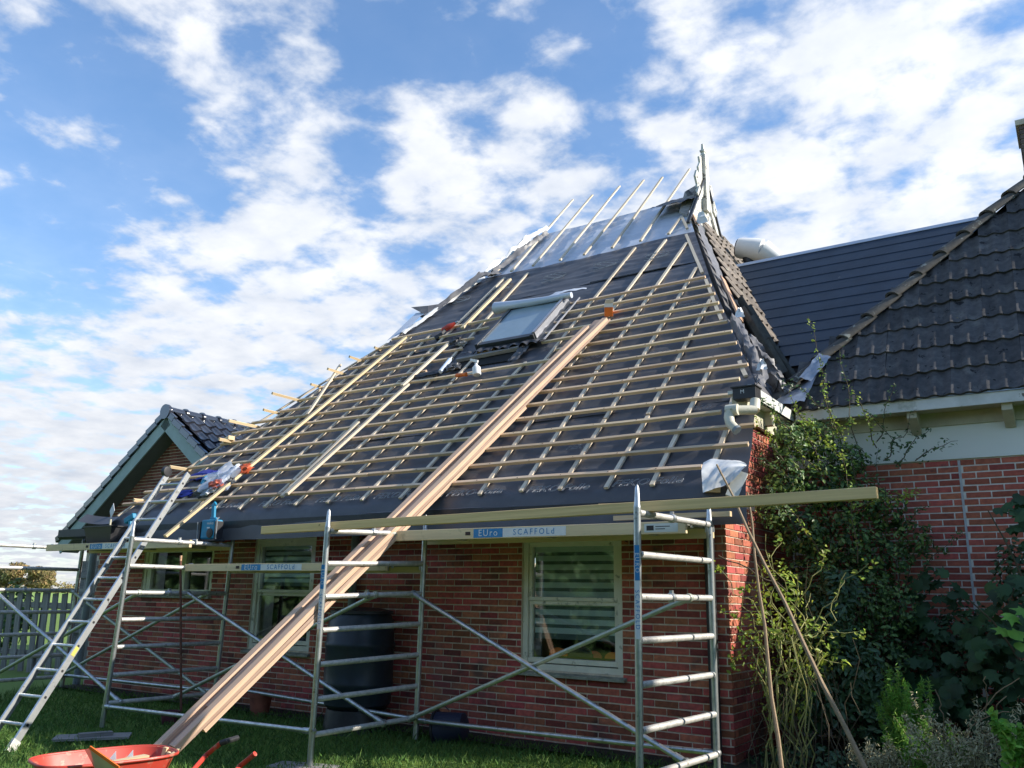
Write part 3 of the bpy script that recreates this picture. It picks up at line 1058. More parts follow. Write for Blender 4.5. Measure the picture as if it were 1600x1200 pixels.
def rbeam(name, a, c, w, h, m_, parent, lift, **k):
    return beam(name, RP(a[0], a[1], lift), RP(c[0], c[1], lift), w, h, m_, parent, up=NV, **k)


CH, BH = 0.022, 0.032
for i, (a, c) in enumerate(ROWS):
    lift = 0.004 + CH + BH / 2
    ln = c[0] - a[0]
    at = lambda x: (x, a[1] + (c[1] - a[1]) * (x - a[0]) / ln)
    cuts = [(a[0], c[0])]
    smid = at(-3.8)[1]
    if 3.0 < smid < 4.75:
        l_ = {10: -4.85, 11: -4.55, 12: -4.55, 13: -4.52, 14: -4.42, 15: -4.35}.get(i, -4.45)
        cuts = [(a[0], l_), (SKY_R + (0.08 if i < 12 else 0.0) + (0.35 if i == 10 else 0), c[0])]
    for (x0, x1) in cuts:
        # each row is two or three lengths butted together
        n_ = 2 if x1 - x0 > 4 else 1
        xs = [x0] + [x0 + (x1 - x0) * (q + random.uniform(-0.15, 0.15)) / n_ for q in range(1, n_)] + [x1]
        for u0, u1 in zip(xs, xs[1:]):
            dj = random.uniform(-0.004, 0.004)
            pa, pc = at(u0), at(u1 - 0.004)
            rbeam('batten', (pa[0], pa[1] + dj), (pc[0], pc[1] + dj), 0.036, BH, batten_m, roof, lift, wob=0.012)

CTR = [  # counter battens: foot, head (x, s)
    ((0.021, 0.18), (0.007, 1.158)), ((-0.463, -0.011), (-0.458, 2.253)), ((-0.899, -0.009), (-0.882, 1.176)), ((-0.894, 1.214), (-0.925, 3.893)),
    ((-1.378, 0.008), (-1.364, 1.203)), ((-1.366, 1.228), (-1.424, 5.117)),
    ((-1.805, 0.02), (-1.893, 2.332)), ((-1.901, 2.365), (-1.89, 6.281)), ((-2.278, 0.008), (-2.347, 2.341)), ((-2.351, 2.372), (-2.34, 6.65)),
    ((-2.778, 0.017), (-2.824, 2.507)), ((-2.831, 2.541), (-2.847, 6.601)), ((-3.294, 0.024), (-3.175, 2.324)), ((-3.182, 2.356), (-3.133, 2.899)),
    ((-3.839, 0.036), (-3.639, 2.464)), ((-4.345, 0.028), (-4.16, 2.62)), ((-4.17, 2.656), (-4.161, 3.457)), ((-4.851, 0.023), (-4.593, 2.518)), ((-4.593, 2.535), (-4.826, 6.53)),
    ((-5.35, 0.016), (-5.266, 2.883)), ((-5.267, 2.901), (-5.319, 6.547)), ((-5.796, 0.013), (-5.647, 2.791)), ((-5.648, 2.809), (-5.676, 4.494)),
    ((-6.27, 0.023), (-6.191, 2.767)), ((-6.192, 2.785), (-6.145, 4.578)), ((-6.732, 0.022), (-6.578, 4.181)), ((-7.2, 0.024), (-6.945, 3.441)), ((-7.719, 0.015), (-7.202, 2.573)), ((-8.251, 0.018), (-7.635, 2.217)),
    # along the right hip
    ((-0.619, 3.218), (-1.162, 4.593)), ((-1.28, 4.879), (-2.01, 6.677)), ((-0.025, 1.764), (-0.164, 2.103)), ((-0.044, 1.169), (-0.061, 1.38)),
    # left hip doubles
    ((-7.573, 2.242), (-6.575, 4.489)),
]
for a, c in CTR:
    rbeam('counter_batten', a, c, 0.042, CH, counter_m, roof, 0.006 + CH / 2, wob=0.006)
# battens of the silver foil zone that still stick out above the ridge
UP = [((-5.255, 6.733), (-5.686, 10.735)), ((-4.82, 6.763), (-5.191, 10.684)), ((-4.269, 6.729), (-4.611, 10.829)), ((-3.808, 6.73), (-4.053, 10.788)),
      ((-3.302, 6.76), (-3.586, 10.603)), ((-2.804, 6.782), (-3.035, 10.68)), ((-2.331, 6.817), (-2.333, 7.586)), ((-5.687, 6.818), (-5.506, 8.496)), ((-2.034, 6.864), (-2.333, 7.586))]
for a, c in UP:
    rbeam('counter_batten', a, c, 0.042, 0.028, counter_m, roof, 0.05, wob=0.006)
# battens of the left hip poking past the edge
STK = [(-7.137, 1.587, 4.284, 0.55), (-7.293, 1.335, 4.053, 0.3), (-6.953, 1.844, 4.52, 0.24), (-6.817, 2.137, 4.789, 0.34), (-6.69, 2.415, 5.044, 0.3),
       (-6.595, 2.688, 5.295, 0.12), (-7.446, 1.08, 3.819, 0.52), (-7.552, 0.79, 3.552, 0.28), (-7.883, 0.309, 3.111, 0.31), (-8.094, -0.217, 2.628, 0.13)]
for i, (x, y, z, ln) in enumerate(STK):
    beam('hip_batten', (x, y - ln, z + 0.03), (x - 0.02, y + 0.5, z + 0.03), 0.036, 0.032, fresh, roof, up=(-0.9, 0, 0.43))
for i, (u_x, u_s) in enumerate(((-6.534, 4.589), (-6.534, 4.96), (-6.538, 5.571))):
    beam('hip_batten', RP(u_x - 0.05, u_s, 0.0), RP(u_x - 0.02, u_s, 0.0) + Vector((0, 0.8, 0)), 0.04, 0.04, old_w, roof)

# nail heads where battens cross counter battens (a few pixels each: one part)
nb = MB()
for i, (a, c) in enumerate(ROWS):
    ln = c[0] - a[0]
    for q in range(17):
        x = -0.463 - 0.4829 * q
        if a[0] < x < c[0] and not (3.0 < a[1] < 4.75 and SKY_L - 0.2 < x < SKY_R):
            s_ = a[1] + (c[1] - a[1]) * (x - a[0]) / ln
            p0 = RP(x + random.uniform(-.01, .01), s_, 0.004 + CH + BH)
            nb.bar(p0 - NV * 0.002, p0 + NV * 0.0015, 0.010, 0.010, up=(1, 0, 0))
o = nb.obj('nail_head', rust, roof)
o['kind'] = 'stuff'

# printed words on the membrane
DN = -TV
WORDS = [((-0.524, 0.041), 'FEKO Folie'), ((-1.41, 0.025), 'FEKO Folie'), ((-2.36, 0.046), 'FEKO-Folie'), ((-3.351, 0.084), 'FEKO Folie'), ((-4.214, 0.083), 'FEKO Folie'), ((-5.16, 0.081), 'FEKO Folie'), ((-6.125, 0.086), 'FEKO Folie')]
for (x, s_), t in WORDS:
    M_ = basis((1, 0, 0), TV, RP(x, s_, 0.022))
    text('printed_word', t, 0.135, M_, print_m, roof, shear=0.25, outline=0.0022, spacing=1.05)
for (x, s_) in ((-2.799, 0.732), (-0.388, 1.235), (-2.123, 2.751), (-1.204, 2.598), (-2.105, 3.784), (-1.206, 3.856), (-1.476, 0.729), (-1.186, 1.088), (-4.94, 1.217), (-2.123, 1.443)):
    text('printed_word', 'FEKO', 0.11, basis((1, 0, 0), TV, RP(x, s_, 0.018)), print_m, roof, shear=0.25, outline=0.0012)
# pale swoosh emblems on the top band
for (x, s_), sc in (((-4.095, 6.01), 1.0), ((-3.19, 6.065), 1.0), ((-2.295, 5.968), 0.9), ((-5.853, 5.867), 0.8), ((-5.097, 6.017), 0.7)):
    b = MB()
    for q in range(5):
        pts = []
        for t in range(12):
            a = t / 11
            pts.append(RP(x + (a - 0.5) * 0.42 * sc + q * 0.012, s_ + (0.10 * sin(a * 3 + q) - 0.03 * q + 0.05) * sc, 0.03))
        b.tube(pts, 0.004, 4)
    b.obj('printed_emblem', print_m, roof)

# dark fascia, near-black strip painting the shade on the wall top, left gutter end
b = MB()
b.box((-8.9, -0.50, 2.20), (0.30, -0.12, 2.29))
b.obj('fascia', black_m, house)
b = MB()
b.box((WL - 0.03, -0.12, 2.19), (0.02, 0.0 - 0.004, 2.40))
b.obj('eave_shade_strip', dark_in, house)
b = MB()
prof = [(0.0, 0.0), (0.0, -0.10), (0.035, -0.13), (0.10, -0.13), (0.14, -0.10), (0.15, 0.01)]
b.prism([(-9.35, -0.62 + a, 2.27 + c) for a, c in prof], (0.9, 0, 0))
b.obj('gutter_end', black_m, house)
# curled end of the membrane at the far left
b = MB()
b.grid(lambda u, v: RP(-8.9 + 0.7 * u, -0.15 + 0.16 * v, 0.02 + 0.12 * (1 - u) ** 2 - 0.05 * (1 - u)), 12, 6)
b.obj('membrane_curl', membrane, roof, smooth=True)

# left silhouette: rolled white foil and ragged membrane over the hip
def ragged(name, pts, width, m_, seed, amp=0.06, rr=0.05, parent=roof):
    """a crumpled strip following pts, rolled over an edge"""
    b = MB()
    pts = [Vector(p_) for p_ in pts]
    kx = 28

    def C(t):
        q = t * (len(pts) - 1)
        i = min(int(q), len(pts) - 2)
        return pts[i].lerp(pts[i + 1], q - i)

    def P(u, v):
        c = C(u)
        a = v * pi * 1.35 - 0.4
        nz = noise.noise(Vector((u * 9, v * 3, seed)))
        n2 = noise.noise(Vector((u * 22, v * 7, seed + 2)))
        w_k = width * (0.7 + 0.6 * noise.noise(Vector((u * 5, 0, seed + 5))))
        return c + Vector((-(v - 0.35) * w_k, 0, 0)) + NV * (rr * sin(a) + amp * nz + amp * 0.4 * n2) + TV * (amp * n2)
    b.grid(P, kx * 2, 9)
    return b.obj(name, m_, parent, smooth=True)


ragged('white_foil_edge', [RP(-6.42, 4.75, 0.03), RP(-6.15, 5.55, 0.06), RP(-5.98, 6.2, 0.06), RP(-5.86, 6.75, 0.05)], 0.20, white_foil, 3, amp=0.03, rr=0.03)
ragged('ragged_membrane_edge', [RP(-6.28, 5.3, 0.05), RP(-5.98, 6.0, 0.10), RP(-5.76, 6.55, 0.16), RP(-5.58, 6.85, 0.03)], 0.20, membrane_l, 8, amp=0.035, rr=0.04)
ragged('white_foil_roll', [RP(-5.83, 6.80, 0.08), RP(-5.66, 7.5, 0.10), RP(-5.55, 8.15, 0.16), RP(-5.42, 8.8, 0.10)], 0.18, white_foil, 13, amp=0.05, rr=0.06)
ragged('grey_foil_fold', [RP(-5.70, 6.85, 0.06), RP(-5.52, 7.6, 0.08), RP(-5.42, 8.2, 0.08), RP(-5.35, 8.6, 0.05)], 0.18, membrane_l, 17, amp=0.05, rr=0.05)
b = MB()
b.add([RP(-6.62, 4.55, 0.04), RP(-6.42, 4.8, 0.04), RP(-6.32, 5.42, 0.10), RP(-6.50, 5.38, 0.12)], [(0, 1, 2, 3)])
b.obj('foil_flap', foil, roof)
b = MB()
b.add([RP(-6.60, 5.45, 0.22), RP(-6.22, 5.30, 0.05), RP(-6.05, 5.72, 0.07), RP(-6.3, 5.52, 0.16)], [(0, 1, 2, 3)])
b.obj('membrane_flap', membrane_l, roof)

# right hip: old tiles seen edge on ------------------------------------
HS = 4.83 / 2.72
hn = Vector((HS, 0, 1)).normalized()
hd = Vector((1, 0, -HS)).normalized()  # down the hip slope
tile_old = MB()
nw = 7
vs = []
for j, dd in enumerate((0.0, 0.36)):
    for i in range(nw):
        t = i / (nw - 1)
        vs.append((0.22 * t, dd, 0.028 * sin(t * 2 * pi) + (0.0 if j else 0.0) + (0.022 if j else 0)))
for i in range(nw):
    t = i / (nw - 1)
    vs.append((0.22 * t, 0.36, 0.028 * sin(t * 2 * pi)))
fs = [(i, i + 1, nw + i + 1, nw + i) for i in range(nw - 1)] + [(nw + i, nw + i + 1, 2 * nw + i + 1, 2 * nw + i) for i in range(nw - 1)]
tile_old.add(vs, fs)
me_old = tile_old.mesh('old_tile', oldtile_m, smooth=True)
hip = part('tiled_hip', house, (-1.5, 6, 5.8))
b = MB()
A0 = Vector((-2.60, 5.97, 8.30))
for zrow in range(13):
    z = 8.05 - zrow * 0.29
    x = 0.11 - (z - 3.5) / HS
    # hip line y at this height
    yh = 0.73 + (z - 3.5) / 4.83 * 5.26
    y = yh + 0.34 + 0.0
    q = 0
    while y < yh + 2.6 and z > 5.1:
        yo = Vector((x, y, z)) + hn * (0.05 + random.uniform(-0.008, 0.008))
        xd = Vector((0, 1, 0))
        M_ = Matrix((xd, hd, hn)).transposed().to_4x4()
        M_ = M_ @ Matrix.Rotation(random.uniform(-0.03, 0.03), 4, 'Z')
        M_.translation = yo
        share('old_tile', me_old, hip, M_)
        y += 0.21
        q += 1


def HP(z, dy, h=0.0):
    """point on the right hip plane: height z, dy behind the hip line"""
    x = 0.11 - (z - 3.5) / HS
    yh = 0.73 + (z - 3.5) / 4.83 * 5.26
    return Vector((x, yh + dy, z)) + hn * h


b = MB()
b.grid(lambda u, v: HP(4.9 + 3.3 * v, 0.02 + 0.36 * u, 0.025 + 0.03 * noise.noise(Vector((u * 3, v * 14, 4)))), 8, 40)
b.obj('hip_membrane', membrane_l, hip, smooth=True)
beam('hip_board', HP(5.55, 0.10, 0.06), HP(4.55, 0.12, 0.07), 0.07, 0.022, copper, hip, up=hn)
beam('hip_board', HP(5.55, 0.19, 0.05), HP(4.62, 0.22, 0.06), 0.04, 0.03, copper, hip, up=hn)
beam('hip_board', HP(8.1, 0.02, 0.03), HP(7.25, 0.05, 0.03), 0.08, 0.03, copper, hip, up=hn)
ragged('crumpled_membrane', [HP(4.55, 0.0, 0.04), HP(4.2, 0.05, 0.05), HP(3.9, 0.1, 0.06), HP(3.6, 0.12, 0.04), HP(3.45, 0.0, 0.02)], 0.22, membrane_l, 23, amp=0.06, rr=0.04, parent=hip)
ragged('crumpled_membrane', [HP(4.3, 0.25, 0.06), HP(4.0, 0.45, 0.08), HP(3.7, 0.8, 0.06), HP(3.5, 1.1, 0.03)], 0.30, membrane_l, 29, amp=0.06, rr=0.05, parent=hip)
for (z, dy, sx_, seed) in ((7.28, 0.02, 0.22, 1), (4.58, -0.02, 0.13, 5), (3.68, 0.02, 0.12, 9)):
    b = MB()
    c0 = HP(z, dy, 0.08)
    b.grid(lambda u, v: c0 + Vector(((u - 0.3) * sx_ * (1 - 0.7 * v), 0.08 * v, (v - 0.2) * sx_ * 1.1)) + Vector((0, -0.05, 0)) * noise.noise(Vector((u * 3, v * 3, seed))), 5, 5)
    b.obj('white_foil_scrap', white_foil, hip, smooth=True)
# dark stacked half-round gutter tiles lying in the valley
for k, (z, dy) in enumerate(((5.05, 0.42), (4.72, 0.62), (4.38, 0.90), (4.05, 1.15), (4.75, 0.30), (4.35, 0.50))):
    b = MB()
    p0, p1 = HP(z, dy, 0.10), HP(z - 0.42, dy + 0.38, 0.08)
    d = (p1 - p0).normalized()
    sd = d.cross(hn).normalized()
    pr = [(-0.14, 0.06), (-0.12, 0.0), (-0.05, -0.03), (0.05, -0.03), (0.12, 0.0), (0.14, 0.06)]
    for (a, c), (a2, c2) in zip(pr, pr[1:]):
        q0, q1 = sd * a + hn * c, sd * a2 + hn * c2
        b.add([p0 + q0, p0 + q1, p1 + q1, p1 + q0, p0 + q0 + hn * 0.014, p0 + q1 + hn * 0.014, p1 + q1 + hn * 0.014, p1 + q0 + hn * 0.014],
              [(0, 3, 2, 1), (4, 5, 6, 7), (0, 1, 5, 4), (1, 2, 6, 5), (2, 3, 7, 6), (3, 0, 4, 7)])
    o = b.obj('valley_tile', gutter_t, hip)

# gablet with its white boards and carved finial -------------------------
gab = part('gable_ornament', house, (-2.2, 5.75, 7.5))
GX = -2.2
gy = 5.79
b = MB()
b.prism([(GX - 0.02, gy - 0.70, 7.42), (GX - 0.02, gy + 0.72, 7.42), (GX - 0.02, gy, 8.42)], (-0.05, 0, 0))
b.prism([(GX - 0.07, gy - 0.60, 7.62), (GX - 0.07, gy, 8.46), (GX - 0.35, gy + 0.05, 8.40), (GX - 0.22, gy - 0.55, 7.75)], (0, 0, -0.03))
b.obj('gablet_body', old_w, gab)
for k in range(15):
    y = gy - 0.60 + k * 0.086
    top = 8.36 - abs(y - gy) * 1.36
    if top > 7.5:
        b = MB()
        b.box((GX - 0.018, y - 0.036, 7.40), (GX + 0.006, y + 0.036, top))
        b.obj('gablet_board', orn_p, gab)
for sgn in (-1, 1):
    beam('barge_board', (GX + 0.03, gy + sgn * 0.80, 7.36), (GX + 0.03, gy + sgn * 0.01, 8.44), 0.03, 0.15, orn_p, gab, up=(0, sgn * -1.0, 0.75))
    beam('barge_edge', (GX + 0.05, gy + sgn * 0.875, 7.36), (GX + 0.05, gy + sgn * 0.03, 8.54), 0.05, 0.03, black_m, gab, up=(0, sgn * -1.0, 0.75))
beam('sill_board', (GX + 0.03, gy - 0.85, 7.36), (GX + 0.03, gy + 0.85, 7.36), 0.12, 0.07, orn_p, gab)
b = MB()
b.box((GX - 0.0, gy - 0.075, 7.9), (GX + 0.09, gy + 0.075, 8.95))
b.hexa([(GX, gy - 0.05, 8.95), (GX + 0.07, gy - 0.05, 8.95), (GX + 0.07, gy + 0.05, 8.95), (GX, gy + 0.05, 8.95),
        (GX + 0.01, gy - 0.02, 9.18), (GX + 0.04, gy - 0.02, 9.18), (GX + 0.04, gy + 0.02, 9.18), (GX + 0.01, gy + 0.02, 9.18)])
b.box((GX - 0.01, gy - 0.06, 9.02), (GX + 0.07, gy + 0.06, 9.05))
b.obj('finial', orn_p, gab)
# scroll-sawn curves either side of the finial: an outline of lobes, cut from board
for sgn in (-1, 1):
    b = MB()
    out = [(0.03, 8.20), (0.22, 8.06), (0.38, 8.12), (0.34, 8.28), (0.42, 8.40), (0.34, 8.54), (0.22, 8.50), (0.26, 8.64), (0.17, 8.76), (0.20, 8.86), (0.10, 8.92), (0.03, 8.80)]
    b.prism([(GX + 0.0, gy + sgn * a, z) for a, z in out], (0.035, 0, 0))
    b.obj('scroll_board', orn_p, gab)
    b = MB()
    b.prism([(GX + 0.045, gy + sgn * a, z) for a, z in ((0.30, 8.02), (0.40, 7.96), (0.46, 8.06), (0.40, 8.16), (0.34, 8.24), (0.28, 8.16))], (0.03, 0, 0))
    b.obj('scroll_board', orn_p, gab)
b = MB()
b.prism([(GX + 0.012, gy + a, z) for a, z in ((-0.05, 7.52), (0.05, 7.56), (0.09, 7.68), (0.03, 7.74), (0.08, 7.84), (0, 7.98), (-0.06, 7.86), (-0.02, 7.76), (-0.09, 7.66))], (0.02, 0, 0))
b.obj('carved_panel', orn_p, gab)
b = MB()
b.grid(lambda u, v: Vector((-2.95 + 0.75 * u, 5.55 + 0.45 * v, 8.28 + 0.10 * v + 0.05 * noise.noise(Vector((u * 6, v * 5, 3))))) + Vector((0, -0.3 * (1 - v), -0.35 * (1 - v))), 12, 9)
b.obj('lead_cap', lead, gab, smooth=True)
b = MB()
b.tube([(-2.31, 5.6, 8.086), (-2.363, 5.6, 8.195), (-2.407, 5.6, 8.266)], [0.06, 0.05, 0.04], 6)
b.obj('lead_knob', lead, gab)
b = MB()
b.prism([HP(7.9, -0.05, 0.02), HP(7.9, 0.5, 0.05), HP(8.15, 0.5, 0.1), HP(8.12, -0.16, 0.16)], hn * 0.015)
b.obj('lead_flap', lead, gab)

# eaves of the side wall: board, gutter end box, cream outlet pipe ------
GZ = 3.41
eav = part('side_eave', house, (0.15, 1.0, 3.4))
b = MB()
b.box((0.005, 0.20, 3.30), (0.17, 1.86, 3.33))
b.box((0.14, 0.36, 3.30), (0.175, 1.80, GZ))
b.obj('eave_board', white_p, eav)
b = MB()
b.box((0.004, 0.35, 3.12), (0.05, 1.98, 3.30))
b.obj('frieze_board', beige_p, eav)
b = MB()
b.box((0.004, 0.30, 3.16), (0.14, 0.42, 3.29))
b.box((0.004, 1.1, 3.16), (0.13, 1.18, 3.30))
b.obj('eave_bracket', beige_p, eav)
GB = (0.176, 0.22, 3.309)
b = MB()
x0, z0 = GB[0], GB[2]
b.box((x0 - 0.12, 0.18, z0 - 0.07), (x0 + 0.09, 0.34, z0 + 0.035))
b.box((x0 - 0.135, 0.165, z0 + 0.035), (x0 + 0.10, 0.35, z0 + 0.05))
b.obj('gutter_box', black_m, eav, bevel=0.004)
text('box_mark', 'M', 0.05, basis((1, 0, 0), (0, 0, 1), (x0 - 0.03, 0.178, z0 - 0.005)), white_m, eav)
P1, P2, P3, P4 = (0.253, 0.2, 3.213), (0.259, 0.15, 3.116), (0.09, 0.0, 3.105), (0.082, -0.02, 3.039)
P5, P6 = (0.098, -0.04, 2.976), (0.145, -0.05, 2.925)
b = MB()
b.tube([P1, P2], 0.047, 14)
b.tube([(P2[0] + .012, P2[1], P2[2] + 0.0), P3], 0.042, 14)
b.tube([P3, P4, P5, P6], [0.047, 0.045, 0.043, 0.04], 14)
b.tube([Vector(P3) + Vector((0.07, 0, 0)), Vector(P3) + Vector((-0.035, 0, 0))], 0.05, 14)
b.obj('outlet_pipe', cream_pvc, eav, smooth=True)
b = MB()
b.tube([P6, Vector(P6) + (Vector(P6) - Vector(P5)) * 0.4], 0.043, 14)
b.obj('pipe_end', grey_pvc, eav, smooth=True)
# zinc valley flashing at the inner corner
b = MB()
b.grid(lambda u, v: Vector((0.05 + 0.34 * u, 1.35 + 0.75 * v, 3.42 + 0.30 * v + 0.22 * u * v + 0.03 * noise.noise(Vector((u * 4, v * 4, 2))))), 8, 8)
b.grid(lambda u, v: Vector((0.293, 1.906, 3.704)).lerp(Vector((0.468, 2.111, 3.998)), u) + Vector((0.12 * (v - 0.5), 0, -0.06 * (v - 0.5))) + Vector((0, -0.09, 0.06)) * (1 + 0.3 * noise.noise(Vector((u * 5, v * 5, 2)))), 10, 5)
b.obj('zinc_flashing', zinc, eav, smooth=True)

# white foil curl and white barge board at the front corner of the eave
b = MB()
F0, F1, F2, F3 = Vector((-0.03, -0.37, 2.596)), Vector((0.343, -0.395, 2.546)), Vector((0.053, -0.64, 2.321)), Vector((0.348, -0.48, 2.503))


def curl(u, v):
    a = F0.lerp(F1, u)
    c = F2.lerp(F3, u)
    q = a.lerp(c, v) + NV * (0.05 * sin(pi * v)) * (1 - 0.7 * u) + Vector((0, 0, 0.03 * sin(pi * u) * (1 - 2 * v) * 1.4))
    cr = noise.noise(Vector((u * 4 + v * 5, v * 2 - u * 1.5, 3.0)))
    return q + NV * (0.016 * cr + 0.005 * noise.noise(Vector((u * 13 + v * 9, v * 3, 8)))) + Vector((0, 0, 0.01 * sin(u * 9 + v * 5)))


b.grid(curl, 44, 34)
b.obj('white_foil_curl', white_foil, roof, smooth=True)
B0, B1 = (0.299, -0.4, 2.491), (0.239, -0.5, 2.281)
beam('barge_end', B0, B1, 0.10, 0.03, white_p, roof, up=(0.3, -1, 0.2))
beam('rafter_foot', (0.001, -0.5, 2.381), (0.134, -0.45, 2.369), 0.10, 0.09, fresh, roof)

# skylight ---------------------------------------------------------------
sl = part('skylight', house, (-3.8, 2.6, 5.2))
Gl = {k: v for k, v in zip('BL BR TR TL'.split(), ((-4.128, 3.562), (-3.272, 3.586), (-3.34, 4.641), (-4.191, 4.599)))}
x0, x1 = (Gl['BL'][0] + Gl['TL'][0]) / 2, (Gl['BR'][0] + Gl['TR'][0]) / 2
s0, s1 = (Gl['BL'][1] + Gl['BR'][1]) / 2, (Gl['TL'][1] + Gl['TR'][1]) / 2
b = MB()


def rbox(b_, xa, xc, sa, sc, ha, hc, mi=0):
    b_.hexa([RP(xa, sa, ha), RP(xc, sa, ha), RP(xc, sc, ha), RP(xa, sc, ha), RP(xa, sa, hc), RP(xc, sa, hc), RP(xc, sc, hc), RP(xa, sc, hc)], mi)


w_f = 0.055
rbox(b, x0 - w_f, x0, s0 - 0.09, s1 + 0.05, 0.0, 0.14)
rbox(b, x1, x1 + w_f, s0 - 0.09, s1 + 0.05, 0.0, 0.14)
rbox(b, x0, x1, s0 - 0.09, s0, 0.0, 0.125)
rbox(b, x0, x1, s1, s1 + 0.05, 0.0, 0.14)
b.obj('skylight_frame', mat('charcoal aluminium cladding', (0.07, 0.075, 0.085), (0.055, 0.06, 0.065), 9, 0.35, metal=0.4), sl, bevel=0.004)
b = MB()
rbox(b, x0 - 0.002, x1 + 0.002, s0 - 0.002, s1 + 0.002, 0.10, 0.115)
b.obj('skylight_pane', sky_glass, sl)
b = MB()
rbox(b, x1 + w_f + 0.002, x1 + w_f + 0.016, s0 - 0.05, s1 + 0.08, 0.03, 0.155)
rbox(b, x1 + w_f - 0.03, x1 + w_f + 0.016, s0 - 0.05, s1 + 0.08, 0.145, 0.158)
b.obj('side_cladding', chrome, sl)
b = MB()
b.grid(lambda u, v: RP(x1 + w_f + 0.02 + 0.13 * u, s0 - 0.12 + (s1 - s0 + 0.2) * v, 0.06 - 0.03 * u + 0.025 * noise.noise(Vector((u * 4, v * 9, 1)))), 6, 26)
b.obj('side_flashing', lead, sl, smooth=True)
beam('flashing_edge', RP(x1 + w_f + 0.165, s0 - 0.15, 0.06), RP(x1 + w_f + 0.175, s1 + 0.12, 0.06), 0.012, 0.02, chrome, sl, up=NV)
# pleated lead apron below
b = MB()


def apron(u, v):
    x = x0 - 0.30 + (x1 - x0 + 0.55) * u
    w_k = 0.045 * abs(sin(u * 30)) * v
    s_ = s0 - 0.09 - 0.17 * v + 0.05 * noise.noise(Vector((u * 6, v, 4)))
    return RP(x, s_, 0.07 + w_k + 0.03 * noise.noise(Vector((u * 9, v * 2, 8))))


b.grid(apron, 90, 7)
b.obj('lead_apron', rubber, sl, smooth=True)
b = MB()
rbox(b, x0 - 0.30, x1 - 0.15, s0 - 0.52, s0 - 0.20, 0.004, 0.012)
b.obj('gap_shade_sheet', dark_in, sl)  # near-black sheet painting the shade of an opening, no hole is cut
beam('gap_board', RP(x0 - 0.26, s0 - 0.32, 0.05), RP(x1 - 0.12, s0 - 0.26, 0.05), 0.05, 0.05, old_w, sl, up=NV)
beam('gap_board', RP(x0 + 0.05, s0 - 0.22, 0.07), RP(x0 + 0.32, s0 - 0.20, 0.07), 0.04, 0.02, copper, sl, up=NV)
b = MB()
b.grid(lambda u, v: RP(x1 - 0.12 + 0.16 * u, s0 - 0.62 + 0.42 * v, 0.05 + 0.04 * noise.noise(Vector((u * 5, v * 6, 12)))), 8, 14)
b.obj('lead_strip', lead, sl, smooth=True)
# rolled pale sheet over the top
R0, R1, R2, R3 = [Vector(q) for q in ((-4.491, 2.934, 5.725), (-3.578, 2.838, 5.664), (-3.128, 2.853, 5.664), (-3.084, 3.21, 5.856))]
b = MB()
b.tube([R0, R0.lerp(R1, 0.5), R1, R2], [0.10, 0.065, 0.05, 0.045], 12)
b.obj('rolled_sheet', foil, sl, smooth=True)
b = MB()
b.grid(lambda u, v: (R1.lerp(R3, u)) + NV * 0.04 * sin(u * 3) + TV * (0.13 * v * (1 - 0.7 * u)) + NV * 0.02 * noise.noise(Vector((u * 6, v * 3, 3))), 14, 5)
b.obj('sheet_tail', foil, sl, smooth=True)

# ------------------------------------------------------------------ extension (tiled hip roof, white band, brick)
ext = thing('extension_house', (2.8, 3.2, 0.1), 'brick annex at the right with white band, gutter and dark mossy concrete tiles', 'house')
EY = 2.0
b = MB()
b.box((0.0, EY + 0.004, -0.1), (7.0, EY + 0.22, 2.86))
b.box((6.8, EY + 0.22, -0.1), (7.0, 5.8, 3.2))
ew = b.obj('front_wall', mortar_ext, ext)
cells = []
PX0 = 1.639
for k in range(-16, 40):
    zc = 2.835 - 0.0632 * (k + 0.5)
    if zc < 0.1 or k < 0:
        continue
    off = 0.11 if k % 2 else 0.0
    for i in range(0, 25):
        a = off + 0.22 * i + 0.02
        c = a + 0.208
        if a < PX0 < c:  # the pale joint that runs down the wall
            for (p_, q_) in ((a, PX0 - 0.012), (PX0 + 0.012, c)):
                if q_ - p_ > 0.04:
                    cells.append(('e', ((p_ + q_) / 2, EY, zc), (1, 0, 0), q_ - p_))
        else:
            cells.append(('e', ((a + c) / 2, EY, zc), (1, 0, 0), c - a))
lay_bricks(cells, brick_ext, 290, {'e': ew})
b = MB()
b.box((PX0 - 0.009, EY - 0.006, 1.3), (PX0 + 0.009, EY + 0.004, 2.83))
b.obj('pale_joint', mat('pale mortar repair', (0.55, 0.56, 0.58), (0.45, 0.46, 0.48), 20, 0.9), ext)
b = MB()
b.box((0.02, EY - 0.02, 2.84), (7.0, EY + 0.1, 3.17))
b.obj('white_band', white_r, ext)
b = MB()
b.box((0.02, EY - 0.04, 3.17), (7.0, EY + 0.1, 3.30))
b.obj('frieze_board', beige_p, ext)
b = MB()
b.box((0.18, 1.72, 3.30), (7.0, EY + 0.1, 3.325))
b.obj('soffit_board', beige_p, ext)
b = MB()
b.box((0.20, 1.695, 3.29), (7.0, 1.72, 3.40))
b.obj('fascia_board', white_p, ext, bevel=0.003)
b = MB()
b.box((0.20, 1.68, 3.40), (7.0, 1.84, 3.418))
b.obj('gutter_edge', zinc, ext)
for bx_ in (1.3, 2.11, 4.3, 5.6):
    b = MB()
    b.prism([(bx_ - 0.045, 1.965, 3.10), (bx_ - 0.045, 1.965, 3.298), (bx_ - 0.045, 1.74, 3.298), (bx_ - 0.045, 1.74, 3.23), (bx_ - 0.045, 1.84, 3.17)], (0.09, 0, 0))
    b.obj('gutter_bracket', beige_p, ext, bevel=0.004)

TH = radians(55)
ET = Vector((0, cos(TH), sin(TH)))
EN = Vector((0, -sin(TH), cos(TH)))


